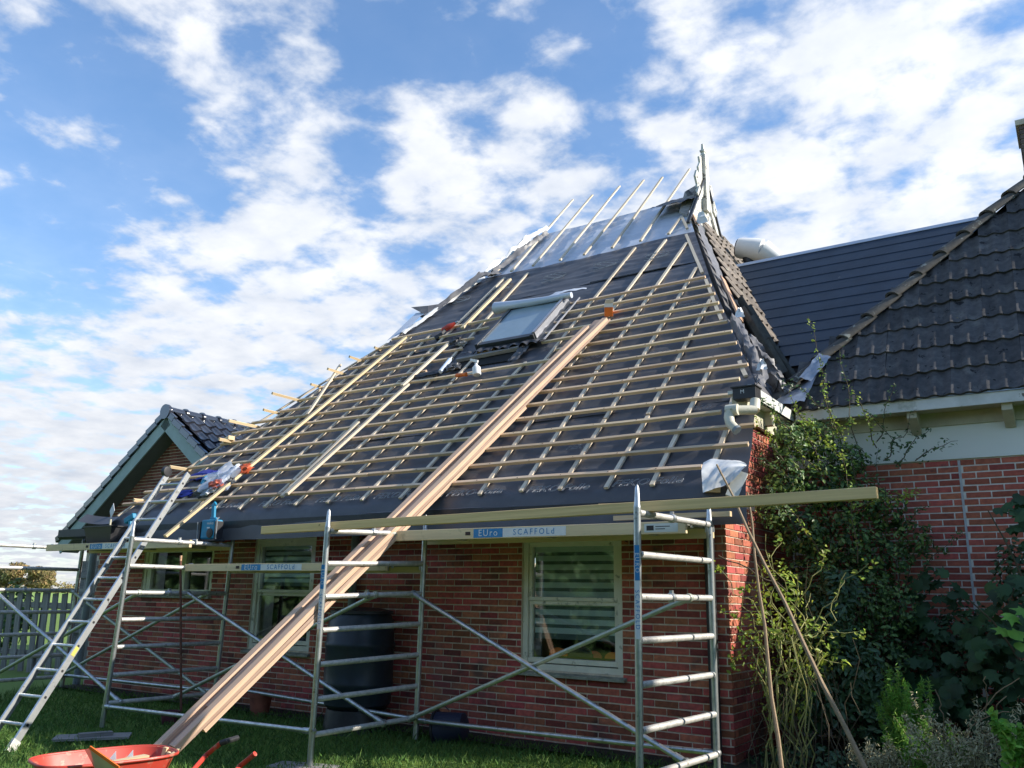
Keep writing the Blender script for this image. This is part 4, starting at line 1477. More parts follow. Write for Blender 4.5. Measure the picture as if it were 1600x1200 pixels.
def EP(x, s_, h=0.0):
    return Vector((x, 1.70, 3.405)) + ET * s_ + EN * h


HD = Vector((2.235, 1.69, 2.41))
HD0 = Vector((0.23, 1.99, 3.83))


def ehip(s_):
    z = 3.405 + s_ * sin(TH)
    return HD0.x + HD.x * (z - HD0.z) / HD.z


SRE = 3.84
xr = ehip(SRE)
b = MB()
e0, e1 = EP(ehip(0), 0.0, -0.03), EP(7.2, 0.0, -0.03)
r0, r1 = EP(xr, SRE, -0.03), EP(7.2, SRE, -0.03)
bk = 2 * r0.y - 1.7
b.add([e0, e1, r1, r0, Vector((7.2, bk, 3.4)), Vector((e0.x, bk, 3.4))], [(0, 1, 2, 3), (3, 2, 4, 5), (0, 3, 5), (1, 4, 2), (0, 5, 4, 1)])
eroof = b.obj('roof', dark_in, ext)
# tile mesh
TW, TG = 0.30, 0.365
nc = 17


def tprof(t):
    a = (t * 2) % 1.0
    return 0.023 * (0.5 + 0.5 * cos(2 * pi * a))


tb = MB()
vs = []
for (sy, hz) in ((TG + 0.05, 0.0), (0.0, 0.026), (0.0, 0.004)):
    for i in range(nc):
        t = i / (nc - 1)
        vs.append((t * TW, sy, tprof(t) + hz))
fs = []
for r in range(2):
    for i in range(nc - 1):
        a = r * nc + i
        fs.append((a, a + nc, a + nc + 1, a + 1))
tb.add(vs, fs)
me_tile = tb.mesh('roof_tile', tile_m, smooth=True)
for r in range(11):
    for i in range(-2, 26):
        xa = 0.17 + i * TW
        s_ = 0.0 + r * TG - 0.02
        if xa + TW * 0.55 < ehip(s_ + TG * 0.5) or xa > 6.9:
            continue
        M_ = Matrix((Vector((1, 0, 0)), ET, EN)).transposed().to_4x4()
        M_ = M_ @ Matrix.Rotation(random.uniform(-0.012, 0.012), 4, 'X') @ Matrix.Rotation(random.uniform(-0.012, 0.012), 4, 'Z')
        M_.translation = EP(xa, s_ + random.uniform(-0.010, 0.010), random.uniform(0.0, 0.007))
        share('roof_tile', me_tile, eroof, M_)
# hip caps
hdn = HD.normalized()
hup = (EN + Vector((-0.75, 0, 0.5))).normalized()
ln_t = 0.40
for k in range(12):
    p0 = HD0 + hdn * (-0.55 + k * ln_t)
    b = MB()
    sd = hdn.cross(hup).normalized()
    vs = []
    for (q, rr, lift) in ((0.0, 0.115, 0.035), (1.0, 0.100, 0.0), (1.0, 0.088, -0.01), (0.0, 0.10, 0.02)):
        for j in range(9):
            a = pi * j / 8
            vs.append(p0 + hdn * (ln_t + 0.04) * q + sd * cos(a) * rr + hup * (sin(a) * rr * 0.62 + lift - 0.01))
    fs = []
    for r in range(4):
        for j in range(8):
            a, c = r * 9 + j, ((r + 1) % 4) * 9 + j
            fs.append((a, a + 1, c + 1, c))
    b.add(vs, fs)
    o = b.obj('hip_tile', cap_m, eroof, smooth=True)
for k in range(5):
    b = MB()
    b.lathe((xr + 0.2 + k * 0.40, r0.y, r0.z), [(0.12, 0), (0.105, 0.42)], 14, axis=(1, 0, 0))
    b.obj('ridge_tile', cap_m, eroof, smooth=True)
# chimney
ch = part('chimney', ext, (2.9, 4.2, 6.5))
CX0 = 2.489
b = MB()
b.box((CX0 + 0.01, 4.01, 5.6), (CX0 + 0.64, 4.59, 7.17))
b.obj('chimney_core', mortar, ch)
kk = 0
me_cb = brick_mesh(0.20, 0.0505, 0.03, 0.002).mesh('brick', mat('weathered grey brown brick', (0.16, 0.12, 0.105), (0.10, 0.075, 0.07), 15, 0.9, bump=0.003, bscale=90, var=0.3))
for k in range(21):
    z = 7.14 - k * 0.0625
    for i in range(3):
        M_ = Matrix.Translation((CX0 + 0.105 + i * 0.212, 4.0 - random.uniform(0, 0.006), z))
        share('brick', me_cb, ch, M_)
        M_ = Matrix.Rotation(-pi / 2, 4, 'Z')
        M_.translation = (CX0 - random.uniform(0, 0.008), 4.11 + i * 0.2, z)
        share('brick', me_cb, ch, M_)
b = MB()
b.box((CX0 - 0.03, 3.97, 7.17), (CX0 + 0.67, 4.63, 7.24))
b.obj('chimney_cap', mortar, ch)

# link roof of dark panels between the two
lr = thing('link_building', (2, 5, 0.1), 'dark blue black panelled link roof with pale metal ridge between farmhouse and annex', 'roof')
dkd = Vector((0, 1, 1.14)).normalized()
dkn = Vector((0, -1.14, 1)).normalized()
D0 = Vector((0, 3.2, 3.9))
SL_top = (5.72 - 3.2) / dkd.y
me_cache = {}
np_ = int((SL_top + 0.4) / 0.26) + 1
for k in range(np_):
    s1_ = SL_top - k * 0.26
    s0_ = s1_ - 0.26
    b = MB()

    def DP(x, s_, h):
        return D0 + dkd * s_ + dkn * h * 0.28 + Vector((x, 0, 0))
    xa = max(-2.25, -2.25 + k * 0.17)
    b.hexa([DP(xa, s0_, -0.03), DP(6.9, s0_, -0.03), DP(6.9, s1_, -0.03), DP(xa, s1_, -0.03), DP(xa, s0_ - 0.012, 0.022), DP(6.9, s0_ - 0.012, 0.022), DP(6.9, s1_, 0.0), DP(xa, s1_, 0.0)])
    b.obj('roof_panel', panel_m, lr, bevel=0.003)
b = MB()
b.hexa([DP(-2.05, SL_top - 0.03, 0.025), DP(6.9, SL_top - 0.03, 0.025), DP(6.9, SL_top + 0.06, 0.025), DP(-2.05, SL_top + 0.06, 0.025),
        DP(-2.05, SL_top - 0.03, 0.05), DP(6.9, SL_top - 0.03, 0.05), DP(6.9, SL_top + 0.06, 0.05), DP(-2.05, SL_top + 0.06, 0.05)])
b.obj('ridge_flashing', metal_r, lr)
b = MB()
top = DP(0, SL_top, -0.04)
b.prism([(-1.2, 3.3, 3.4), (-1.2, 3.3, 3.95), (-1.2, top.y, top.z), (-1.2, top.y + 2.4, 4.0), (-1.2, top.y + 2.4, 3.4)], (8.0, 0, 0))
b.obj('link_body', dark_in, lr)
b = MB()
b.hexa([(0.3, 2.25, -0.1), (6.8, 2.25, -0.1), (6.8, 8.0, -0.1), (0.3, 8.0, -0.1), (0.3, 2.25, 3.3), (6.8, 2.25, 3.3), (6.8, 8.0, 3.3), (0.3, 8.0, 3.3)])
b.obj('link_wall', mortar_ext, lr)

# white cowl behind the link ridge
cw = thing('vent_cowl', (-1.4, 6.2, 6.6), 'large white rounded metal vent cowl with a dark round end behind the panel roof ridge', 'vent')
W0, W1, W2 = [Vector(q) for q in ((-1.751, 6.1, 7.269), (-1.359, 6.15, 7.144), (-1.036, 6.3, 6.878))]
ax = (W1 - W0).normalized()
b = MB()
b.lathe(W0, [(0.13, 0.0), (0.165, 0.012), (0.175, 0.05), (0.20, (W1 - W0).length * 0.7), (0.20, (W1 - W0).length)], 20, axis=ax)
b.lathe(W1, [(0.20, 0.0), (0.18, 0.12), (0.14, 0.30)], 20, axis=(W2 - W1))
b.obj('cowl_body', mat('white powder coat', (0.80, 0.80, 0.78), (0.72, 0.72, 0.70), 4, 0.4), cw, smooth=True)
b = MB()
b.lathe(W0 - ax * 0.012, [(0.02, 0), (0.145, 0.002), (0.145, 0.02)], 20, axis=ax)
b.obj('cowl_end', black_m, cw, smooth=True)
b = MB()
b.tube([W0.lerp(W1, 0.4) + Vector((0, 0, -0.1)), W0.lerp(W1, 0.5) + Vector((0.02, 0, -0.55))], 0.09, 12)
b.obj('cowl_foot', black_m, cw, smooth=True)

# ------------------------------------------------------------------ left house: gable and glossy tiles
lh = thing('gabled_house', (-12.8, 6, 0.1), 'neighbouring brown brick gable with grey green trim and glossy black tiles, left of the farmhouse', 'house')
GYW = 3.2
AP = Vector((-12.293, 2.85, 4.917))
LE = Vector((-15.612, 2.85, 2.46))
slp = (AP.z - LE.z) / (AP.x - LE.x)
RE = Vector((2 * AP.x - LE.x, 2.85, LE.z))
wl, wr = LE.x + 0.55, RE.x - 0.55
b = MB()
b.prism([(wl, GYW + 0.008, -0.1), (wr, GYW + 0.008, -0.1), (wr, GYW + 0.008, LE.z + 0.2), (AP.x, GYW + 0.008, AP.z - 0.25), (wl, GYW + 0.008, LE.z + 0.2)], (0, 7, 0))
lw = b.obj('gable_wall', mortar, lh)
r = MB()
for k in range(1, 78):
    zc = k * 0.0625
    half = min((wr - wl) / 2, (AP.z - 0.26 - zc) / slp)
    if half < 0.1:
        continue
    x = AP.x - half + (0.11 if k % 2 else 0)
    while x < AP.x + half:
        c = min(x + 0.208, AP.x + half)
        if c - x > 0.05 and not (zc < 2.16 and -15.15 < x < -14.25):
            t = brick_mesh(c - x, 0.050, 0.03, 0.001)
            r.add([((x + c) / 2 + v[0], GYW + v[1], zc + v[2]) for v in t.v], t.f)
        x += 0.22
ob = r.obj('brickwork', brick_gable, lw)
ob['kind'] = 'stuff'
for sgn, E in ((-1, LE), (1, RE)):
    d = (E - AP).normalized()
    nn_ = Vector((-d.z * sgn * -1, 0, d.x * sgn * -1)).normalized()
    if nn_.z < 0:
        nn_ = -nn_
    beam('barge_board', AP - nn_ * 0.20 + d * 0.05, E - nn_ * 0.20 + d * 0.02, 0.03, 0.24, teal_p, lh, up=nn_)
    b = MB()
    a0, a1 = AP - nn_ * 0.30 + Vector((0, 0.02, 0)), E - nn_ * 0.30 + Vector((0, 0.02, 0))
    b.hexa([a0, a1, a1 + Vector((0, 0.36, 0)), a0 + Vector((0, 0.36, 0)), a0 + nn_ * 0.02, a1 + nn_ * 0.02, a1 + nn_ * 0.02 + Vector((0, 0.36, 0)), a0 + nn_ * 0.02 + Vector((0, 0.36, 0))])
    b.obj('soffit', soffit, lh)
    # verge tiles, one after another along the rake
    ln = (E - AP).length
    for k in range(int(ln / 0.33) + 1):
        p0 = AP + d * (k * 0.33)
        p1 = AP + d * min(ln, k * 0.33 + 0.36)
        if (p1 - p0).length > 0.05:
            beam('verge_tile', p0 - nn_ * 0.02 + Vector((0, -0.02, 0)), p1 + nn_ * 0.015 + Vector((0, -0.02, 0)), 0.07, 0.13, gloss_t, lh, up=nn_, bevel=0.01)
    b = MB()
    b.hexa([AP + Vector((0, 0.02, -0.04)), E + Vector((0, 0.02, -0.04)), E + Vector((0, 9, -0.04)), AP + Vector((0, 9, -0.04)),
            AP + Vector((0, 0.02, -0.015)), E + Vector((0, 0.02, -0.015)), E + Vector((0, 9, -0.015)), AP + Vector((0, 9, -0.015))])
    b.obj('roof_deck', black_m, lh)
# glossy tiles on the slope facing right: rows across, columns down
lroof = part('tiled_roof', lh, AP)
dR = (RE - AP).normalized()
nR = Vector((-dR.z, 0, dR.x))
if nR.z < 0:
    nR = -nR
tb = MB()
vs = []
nc2 = 9
for (sy, hz) in ((0.0, 0.0), (0.36, 0.03), (0.36, 0.0)):
    for i in range(nc2):
        t = i / (nc2 - 1)
        vs.append((t * 0.26, sy, 0.045 * (0.5 + 0.5 * cos(2 * pi * t)) ** 1.5 + hz))
fs = []
for q in range(2):
    for i in range(nc2 - 1):
        a = q * nc2 + i
        fs.append((a, a + 1, a + nc2 + 1, a + nc2))
tb.add(vs, fs)
me_g = tb.mesh('glossy_tile', gloss_t, smooth=True)
for r_i in range(7):
    for i in range(22):
        M_ = Matrix((Vector((0, 1, 0)), dR, nR)).transposed().to_4x4()
        M_.translation = AP + Vector((0, 0.08 + i * 0.26, 0)) + dR * (0.06 + r_i * 0.33) + nR * 0.02
        share('glossy_tile', me_g, lroof, M_)
for k in range(16):
    b = MB()
    b.lathe(AP + Vector((0, -0.04 + k * 0.40, 0.0)), [(0.125, 0), (0.13, 0.05), (0.105, 0.06), (0.095, 0.42)], 12, axis=(0, 1, 0))
    b.obj('ridge_tile', gloss_t, lroof, smooth=True)
b = MB()
b.lathe(AP + Vector((0, -0.07, -0.01)), [(0.15, 0), (0.15, 0.06)], 14, axis=(0, 1, 0))
b.obj('ridge_end', gloss_t, lroof, smooth=True)
# boarded shed door in the gable wall
door = part('shed_door', lh, (-14.7, 3.2, 0.1))
for k in range(6):
    b = MB()
    b.box((-15.1 + k * 0.14, 3.165, 0.1), (-15.1 + k * 0.14 + 0.132, 3.19, 2.05))
    b.obj('door_board', old_w, door)
b = MB()
b.box((-15.12, 3.13, 1.7), (-14.25, 3.16, 1.82))
b.box((-15.12, 3.13, 0.6), (-14.25, 3.16, 0.72))
b.obj('door_rail', old_w, door)

# ------------------------------------------------------------------ scaffold
sc = thing('scaffold', (-4.5, -1.2, 0.1), 'long aluminium tube scaffold with ladder frames and diagonal braces along the house front', 'scaffold')
FR = [  # near foot x, near top x, y near, far foot x, far top x, y far, top rung z (near/far), n rungs
    ('C', 0.012, 0.030, -1.82, 0.100, 0.112, -0.68, 2.05, 2.052),
    ('B', -3.010, -2.990, -1.74, -2.815, -2.800, -0.62, 2.010, 2.052),
    ('A', -6.150, -6.030, -1.64, -6.030, -5.965, -0.36, 2.010, 2.015),
    ('D', -9.15, -9.10, -1.60, -9.12, -9.07, -0.40, 2.010, 2.015),
]
LEG = {}
for (nm, xf, xt, yn, xf2, xt2, yf, zn, zf) in FR:
    fr = part('ladder_frame', sc, (xf, yn, 0.1))
    for (xa, xc, y, zt) in ((xf, xt, yn, zn), (xf2, xt2, yf, zf)):
        z0 = G(xa, y) + 0.02
        lp = lambda z, xa=xa, xc=xc, y=y: Vector((xa + (xc - xa) * (z - 0.1) / 1.95, y, z))
        LEG[(nm, y)] = lp
        b = MB()
        b.tube([lp(z0), lp(zt + 0.035)], 0.0255, 14)
        b.tube([lp(zt + 0.035), lp(zt + 0.06), lp(zt + 0.17), lp(zt + 0.19)], [0.0255, 0.021, 0.015, 0.005], 12)
        b.tube([lp(z0), lp(z0 + 0.06)], 0.019, 12)
        b.obj('leg', alu, fr, smooth=True)
    for k in range(7):
        a = LEG[(nm, yn)](zn - 0.28 * k)
        c = LEG[(nm, yf)](zf - 0.28 * k)
        b = MB()
        d = (c - a).normalized()
        b.tube([a + d * 0.022, c - d * 0.022], 0.0235, 12)
        b.obj('rung', alu_dirty, fr, smooth=True)
        for q in ((0.0,), (1.0,)):
            pass
    # claw couplers on two rungs
    for k, t in ((0, 0.45), (2, 0.42)):
        a = LEG[(nm, yn)](zn - 0.28 * k)
        c = LEG[(nm, yf)](zf - 0.28 * k)
        p0 = a.lerp(c, t)
        b = MB()
        b.lathe(p0, [(0.029, -0.022), (0.033, -0.018), (0.033, 0.018), (0.029, 0.022)], 12, axis=(c - a))
        b.box(p0 + Vector((-0.012, -0.012, 0.02)), p0 + Vector((0.012, 0.012, 0.05)))
        b.obj('coupler', alu, fr, smooth=True)


def fp(nm, t, k, dx=0.0):
    """point on rung k of frame nm, t from near to far"""
    f_ = [f for f in FR if f[0] == nm][0]
    a = LEG[(nm, f_[3])](f_[7] - 0.28 * k)
    c = LEG[(nm, f_[6])](f_[8] - 0.28 * k)
    return a.lerp(c, t) + Vector((dx, 0, 0))


def brace(p0, p1, m_=alu, r=0.0205, name='brace'):
    p0, p1 = Vector(p0), Vector(p1)
    d = (p1 - p0).normalized()
    b = MB()
    b.tube([p0 + d * 0.05, p1 - d * 0.05], r, 12)
    for q, sg in ((p0, 1), (p1, -1)):
        b.tube([q + d * sg * 0.02, q + d * sg * 0.10], r + 0.006, 10)
        b.lathe(q, [(0.030, -0.02), (0.034, 0.0), (0.030, 0.02)], 12, axis=(0, 1, 0.1))
    return b.obj(name, m_, sc, smooth=True)


brace(fp('B', 0.90, 2), fp('C', 0.60, 6, -0.02))
brace(fp('B', 0.93, 6), fp('C', 0.66, 2), steel_g)
brace(fp('A', 0.60, 2), fp('B', 0.66, 6))
brace(fp('A', 0.60, 6), fp('B', 0.50, 2), steel_g)
brace(fp('D', 0.10, 2), fp('A', 0.12, 6))
brace(fp('D', 0.15, 6), fp('A', 0.14, 2), steel_g)
brace(fp('D', 0.94, 6), fp('A', 0.80, 2), steel_g)
brace(fp('D', 0.94, 2), fp('A', 0.92, 6), steel_g)
# bottom ledgers
Lg = LEG
brace(Lg[('A', -1.64)](0.30) + Vector((0, 0.0, 0)), Lg[('B', -1.74)](0.36), name='ledger')
brace(Lg[('B', -0.62)](0.35) + Vector((0.02, 0, 0)), Lg[('C', -0.68)](0.38), name='ledger')
brace(Lg[('D', -0.40)](0.35), Lg[('A', -0.36)](0.36), name='ledger')
brace(Lg[('A', -0.36)](0.42), Lg[('B', -0.62)](0.36), name='ledger')


# stickers on two legs
def leg_sticker(lp, z1, z0, h):
    r = part('leg_sticker', sc, lp(z0))
    c = lp((z0 + z1) / 2) + Vector((0.30, -1.0, 0)).normalized() * 0.0275
    xdir = Vector((1.0, 0.30, 0)).normalized()
    zm = z0 + (z1 - z0) * 0.62
    for (za, zb, m_) in ((zm, z1, blue_m), (z0, zm - 0.002, white_m)):
        b = MB()
        cc = lp((za + zb) / 2) + Vector((0.30, -1.0, 0)).normalized() * 0.0265
        b.hexa([cc + xdir * sx_ * 0.017 + Vector((0, 0, sz_ * (zb - za) / 2)) + Vector((0.3, -1, 0)) * dd for dd in (0, 0.001) for (sx_, sz_) in ((-1, -1), (1, -1), (1, 1), (-1, 1))])
        b.obj('sticker_field', m_, r)
    for body, za, zb, m_ in (('EURO', zm, z1, white_m), ('SCAFFOLD', z0, zm, blue_m)):
        cc = lp((za + zb) / 2) + Vector((0.30, -1.0, 0)).normalized() * 0.0285
        M_ = basis((0, 0, -1), xdir, cc)
        t = text('sticker_text', body, 0.042, M_, m_, r, spacing=1.35)


leg_sticker(LEG[('C', -1.82)], 1.83, 1.22, 0.03)
leg_sticker(LEG[('B', -1.74)], 1.72, 1.18, 0.03)


def deck(x0, x1, y0, y1, zt, label, sticker=None, mark=None, h=0.085):
    d = thing('scaffold_deck', ((x0 + x1) / 2, y0, zt), label, 'platform', 'scaffold decks')
    L_ = x1 - x0
    beam('side_board', (x0, y0, zt - h / 2), (x1, y0, zt - h / 2), 0.035, h, deck_m, d, up=(0, 0, 1), bevel=0.003)
    beam('side_board', (x0, y1, zt - h / 2), (x1, y1, zt - h / 2), 0.035, h, deck_m, d, up=(0, 0, 1), bevel=0.003)
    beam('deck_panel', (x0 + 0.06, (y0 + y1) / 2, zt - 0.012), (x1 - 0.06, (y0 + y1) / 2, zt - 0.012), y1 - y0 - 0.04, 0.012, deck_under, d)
    for k in range(3):
        x = x0 + L_ * (k + 0.5) / 3
        beam('cross_member', (x, y0 + 0.018, zt - 0.045), (x, y1 - 0.018, zt - 0.045), 0.04, 0.04, alu, d)
    for x in (x0 + 0.01, x1 - 0.01):
        for y in (y0 + 0.06, y1 - 0.06):
            b = MB()
            b.tube([(x - 0.03, y, zt - 0.05), (x - 0.03, y, zt + 0.004), (x + 0.03, y, zt + 0.004), (x + 0.03, y, zt - 0.05)], 0.012, 6)
            b.obj('hook', alu, d)
    if sticker:
        xa, xb = sticker
        st = part('maker_plate', d, (xa, y0, zt))
        xm = xa + (xb - xa) * 0.33
        yy = y0 - 0.0185
        zc = zt - h / 2
        hh = h * 0.40
        for (q0, q1, m_) in ((xa, xm, blue_m), (xm + 0.001, xb, white_m)):
            b = MB()
            b.box((q0, yy - 0.001, zc - hh), (q1, yy, zc + hh))
            b.obj('plate_field', m_, st)
        b = MB()
        b.box((xa - 0.09, yy - 0.0015, zc - 0.014), (xa - 0.035, yy, zc + 0.016))
        b.obj('plate_mark', mat('dark mark', (0.05, 0.025, 0.02), (0.03, 0.02, 0.02), 40, 0.6), st)
        text('plate_text', 'EUro', 0.082, basis((1, 0, 0), (0, 0, 1), ((xa + xm) / 2, yy - 0.0025, zc)), white_m, st, spacing=1.25)
        text('plate_text', 'SCAFFOLd', 0.070, basis((1, 0, 0), (0, 0, 1), ((xm + xb) / 2, yy - 0.0025, zc)), blue_m, st, spacing=1.38)
    if mark:
        st = part('rating_plate', d, (mark, y0, zt))
        yy = y0 - 0.0185
        b = MB()
        b.box((mark - 0.02, yy - 0.001, zt - h * 0.85), (mark + 0.26, yy, zt - h * 0.15))
        b.obj('plate_field', white_p, st)
        b = MB()
        b.box((mark, yy - 0.002, zt - h * 0.7), (mark + 0.06, yy - 0.001, zt - h * 0.3))
        for q in range(2):
            b.box((mark + 0.075, yy - 0.002, zt - h * (0.42 + 0.2 * q)), (mark + 0.075 + 0.12 - 0.04 * q, yy - 0.001, zt - h * (0.36 + 0.2 * q)))
        b.obj('plate_print', black_m, st)
    return d


zt1 = 2.062
deck(-2.96, 0.04, -0.97, -0.40, zt1 + 0.0, 'upper scaffold deck between the two right-hand frames, blue lettering on its side', (-1.949, -1.008), -0.283, h=0.095)
deck(-6.0, -2.98, -0.95, -0.35, 1.772, 'lower scaffold deck crossing in front of the middle window', (-5.024, -4.106), h=0.078)
deck(-9.0, -5.98, -0.93, -0.33, 2.045, 'far left scaffold deck reaching towards the neighbouring gable', (-7.974, -7.154), h=0.085)

# boards lying on the scaffold
PL = Vector((-3.922, -1.66, 2.045))
PR = Vector((1.547, -1.66, 2.126))
o = beam('guard_plank', PL, PR, 0.05, 0.072, yellow_w, None, bevel=0.003, wob=0.01)
tag(o, 'long yellow plank lying across the scaffold tops, its end sticking out to the right', 'plank')
o = beam('thin_board', (-0.357, -1.6, 2.135), (1.437, -1.6, 2.102), 0.10, 0.018, fresh, None)
tag(o, 'thin board tucked under the long yellow plank at its right end', 'board')
o = beam('short_batten', (-0.746, -0.62, 2.136), (0.269, -0.62, 2.137), 0.045, 0.04, fresh, None)
tag(o, 'short batten end showing just left of the brick corner below the long plank', 'batten')

# planks sliding up from the wheelbarrow to the roof
pk = thing('plank_stack', (-2.9, -0.5, 2.5), 'stack of long pinkish planks leaning from the wheelbarrow up over the roof battens', 'planks')
T0 = Vector((-2.235, 2.068, 4.943))
BT = Vector((-3.415, -2.92, 0.259))
dv = (T0 - BT)
sdv = dv.normalized().cross(NV).normalized()
if sdv.x < 0:
    sdv = -sdv
un = sdv.cross(dv).normalized()
if un.z < 0:
    un = -un
MIDP = BT.lerp(T0, 0.46)


def plank(name, off, up_, w, h, m_, cut0=0.0, cut1=0.0):
    a = BT + sdv * off + un * up_ + dv.normalized() * cut0
    c = T0 + sdv * off + un * up_ - dv.normalized() * cut1
    return beam(name, a, c, w, h, m_, pk, up=un, wob=0.015, bevel=0.002)


plank('plank', -0.002, -0.030, 0.235, 0.026, plank_d, 0.10, 0.0)
plank('plank', -0.082, 0.010, 0.072, 0.050, plank_m, 0.0, 0.25)
plank('plank', 0.078, 0.008, 0.072, 0.046, plank_m, 0.12, 0.05)
plank('plank', 0.086, -0.062, 0.060, 0.034, plank_m, 0.35, 2.0)
plank('plank', 0.000, -0.004, 0.075, 0.022, plank_d, 0.5, 3.4)

# loose long boards lying on the roof
def loose(a, c, w, h, m_, label, lift=0.085, la=None):
    o = beam('loose_board', a, c, w, h, m_, None, up=NV, wob=0.012)
    tag(o, label, 'board', 'loose boards lying on the roof battens')
    return o


loose((-6.444, -0.95, 2.095), (-6.118, 2.765, 5.474), 0.055, 0.03, fresh, 'longest loose board, running from the blue radio up to the left roof edge')
loose((-5.062, -0.386, 2.582), (-4.887, 1.451, 4.268), 0.045, 0.03, counter_m, 'lower loose board right of the radio, half way across the left part of the roof')
loose((-5.127, -0.402, 2.554), (-5.125, 0.779, 3.638), 0.045, 0.03, counter_m, 'short loose board crossing under the longer one near the bottom battens')
loose((-4.961, 1.406, 4.24), (-4.915, 2.328, 5.073), 0.05, 0.03, counter_m, 'upper loose board ending beside the tools left of the skylight')
loose((-5.01, 2.784, 5.451), (-5.062, 4.154, 6.709), 0.055, 0.035, fresh, 'bright board on the bare membrane above the red drill')
loose((-6.411, 1.078, 3.926), (-6.936, 2.178, 4.99), 0.04, 0.025, counter_m, 'thin board pointing past the left roof edge into the sky')
o = beam('scrap_block', (-7.75, 0.772, 3.604), (-7.516, 0.695, 3.628), 0.09, 0.06, fresh, None)
tag(o, 'small wood offcut at the left roof edge by the glossy tiles', 'offcut')

# things left on the roof -------------------------------------------------
t = thing('nail_box', (-2.329, 2.435, 5.144), 'open orange and white carton at the head of the plank stack', 'carton')
O = Vector((-2.295, 2.367, 5.136))
M_ = Matrix.Translation(O) @ Matrix.Rotation(0.5, 4, 'Z') @ Matrix.Rotation(0.35, 4, 'X')


def local(b_, M__):
    b_.v = [tuple(M__ @ Vector(v)) for v in b_.v]
    return b_


b = MB()
b.box((-0.055, -0.06, -0.07), (0.055, 0.06, 0.05))
local(b, M_).obj('carton_body', orange_m, t, bevel=0.004)
b = MB()
b.box((-0.056, -0.061, 0.052), (0.056, 0.061, 0.10))
b.prism([(-0.055, -0.06, 0.10), (0.055, -0.06, 0.10), (0.07, -0.10, 0.16), (-0.04, -0.10, 0.15)], (0, 0.004, 0.002))
local(b, M_).obj('carton_lid', white_m, t)

t = thing('cordless_drill', (-5.367, 2.89, 5.548), 'red and black cordless drill lying on the membrane above the top batten', 'drill')
O = Vector((-5.285, 2.801, 5.521))
X1 = Vector((-5.186, 2.831, 5.575))
ax = (X1 - O).normalized()
b = MB()
b.lathe(O - ax * 0.12, [(0.03, 0), (0.045, 0.02), (0.048, 0.13), (0.03, 0.20), (0.018, 0.25)], 12, axis=ax)
b.obj('motor_housing', red_m, t, smooth=True)
b = MB()
b.bar(O - ax * 0.04, O - ax * 0.10 - TV * 0.16 + NV * -0.03, 0.04, 0.05)
b.bar(O - ax * 0.16 - TV * 0.17 - NV * 0.03, O - ax * 0.03 - TV * 0.15 - NV * 0.03, 0.08, 0.06)
b.obj('handle', black_m, t, bevel=0.008)
b = MB()
b.lathe(O + ax * 0.13, [(0.02, 0), (0.016, 0.04), (0.004, 0.045), (0.004, 0.09)], 10, axis=ax)
b.obj('chuck', chrome, t, smooth=True)


def crumple(name, c, sx_, sy_, sz_, m_, label, cat, seed, group=None, parent=None, top=None):
    """a crumpled cloth, glove or bag: folded closed surface resting on the roof"""
    b = MB()
    c = Vector(c)
    ex, ey, ez = Vector((1, 0, 0)), TV, NV
    nu, nv = 22, 12
    vs = []
    for j in range(nv + 1):
        th = pi * j / nv
        for i in range(nu):
            ph = 2 * pi * i / nu
            d = Vector((sin(th) * cos(ph), sin(th) * sin(ph), cos(th)))
            q = 1 + 0.55 * noise.noise(d * 2.2 + Vector((seed, 0, 0))) + 0.30 * noise.noise(d * 5 + Vector((0, seed, 0)))
            vs.append(c + ex * d.x * sx_ * q + ey * d.y * sy_ * q + ez * max(-0.3, d.z) * sz_ * q)
    fs = [(j * nu + i, j * nu + (i + 1) % nu, (j + 1) * nu + (i + 1) % nu, (j + 1) * nu + i) for j in range(nv) for i in range(nu)]
    b.add(vs, fs)
    o = b.obj(name, m_, parent, smooth=True)
    if label:
        tag(o, label, cat, group)
    return o


crumple('work_glove', (-4.839, 2.412, 5.123), 0.10, 0.10, 0.05, black_m, 'black work gloves crumpled on a batten left of the skylight', 'gloves', 2)
crumple('wood_scrap', (-4.639, 2.306, 5.026), 0.08, 0.035, 0.03, old_w, 'splintered grey wood scrap beside the black gloves', 'scrap', 6)
t = thing('sealant_tube', (-4.504, 1.78, 4.556), 'pale blue white sealant tube lying on the battens below the gloves', 'tube')
S0, S1 = Vector((-4.457, 1.598, 4.417)), Vector((-4.486, 1.838, 4.65))
b = MB()
b.lathe(S0, [(0.028, 0), (0.03, 0.01), (0.03, (S1 - S0).length), (0.024, (S1 - S0).length + 0.006)], 14, axis=(S1 - S0))
b.obj('tube_body', mat('pale blue plastic', (0.50, 0.58, 0.72), (0.42, 0.50, 0.64), 9, 0.4), t, smooth=True)
b = MB()
b.lathe(S1, [(0.012, 0), (0.006, 0.07)], 10, axis=(S1 - S0))
b.obj('nozzle', white_m, t, smooth=True)
crumple('rubber_strip', (-4.766, 1.65, 4.424), 0.36, 0.06, 0.03, rubber, 'long strip of black rubber lying across the battens left of the skylight', 'rubber strip', 11)
crumple('lead_scrap', (-4.354, 1.717, 4.485), 0.12, 0.09, 0.05, lead, 'crumpled dark lead sheet below the left corner of the skylight', 'lead sheet', 14)
t = thing('trowel', (-3.936, 1.483, 4.27), 'orange handled trowel lying below the skylight', 'trowel')
b = MB()
TT0, TT1 = Vector((-4.079, 1.451, 4.282)), Vector((-3.907, 1.444, 4.275))
b.lathe(TT0, [(0.018, 0), (0.028, 0.03), (0.024, 0.14), (0.03, 0.18)], 10, axis=(TT1 - TT0))
b.obj('handle', orange_m, t, smooth=True)
b = MB()
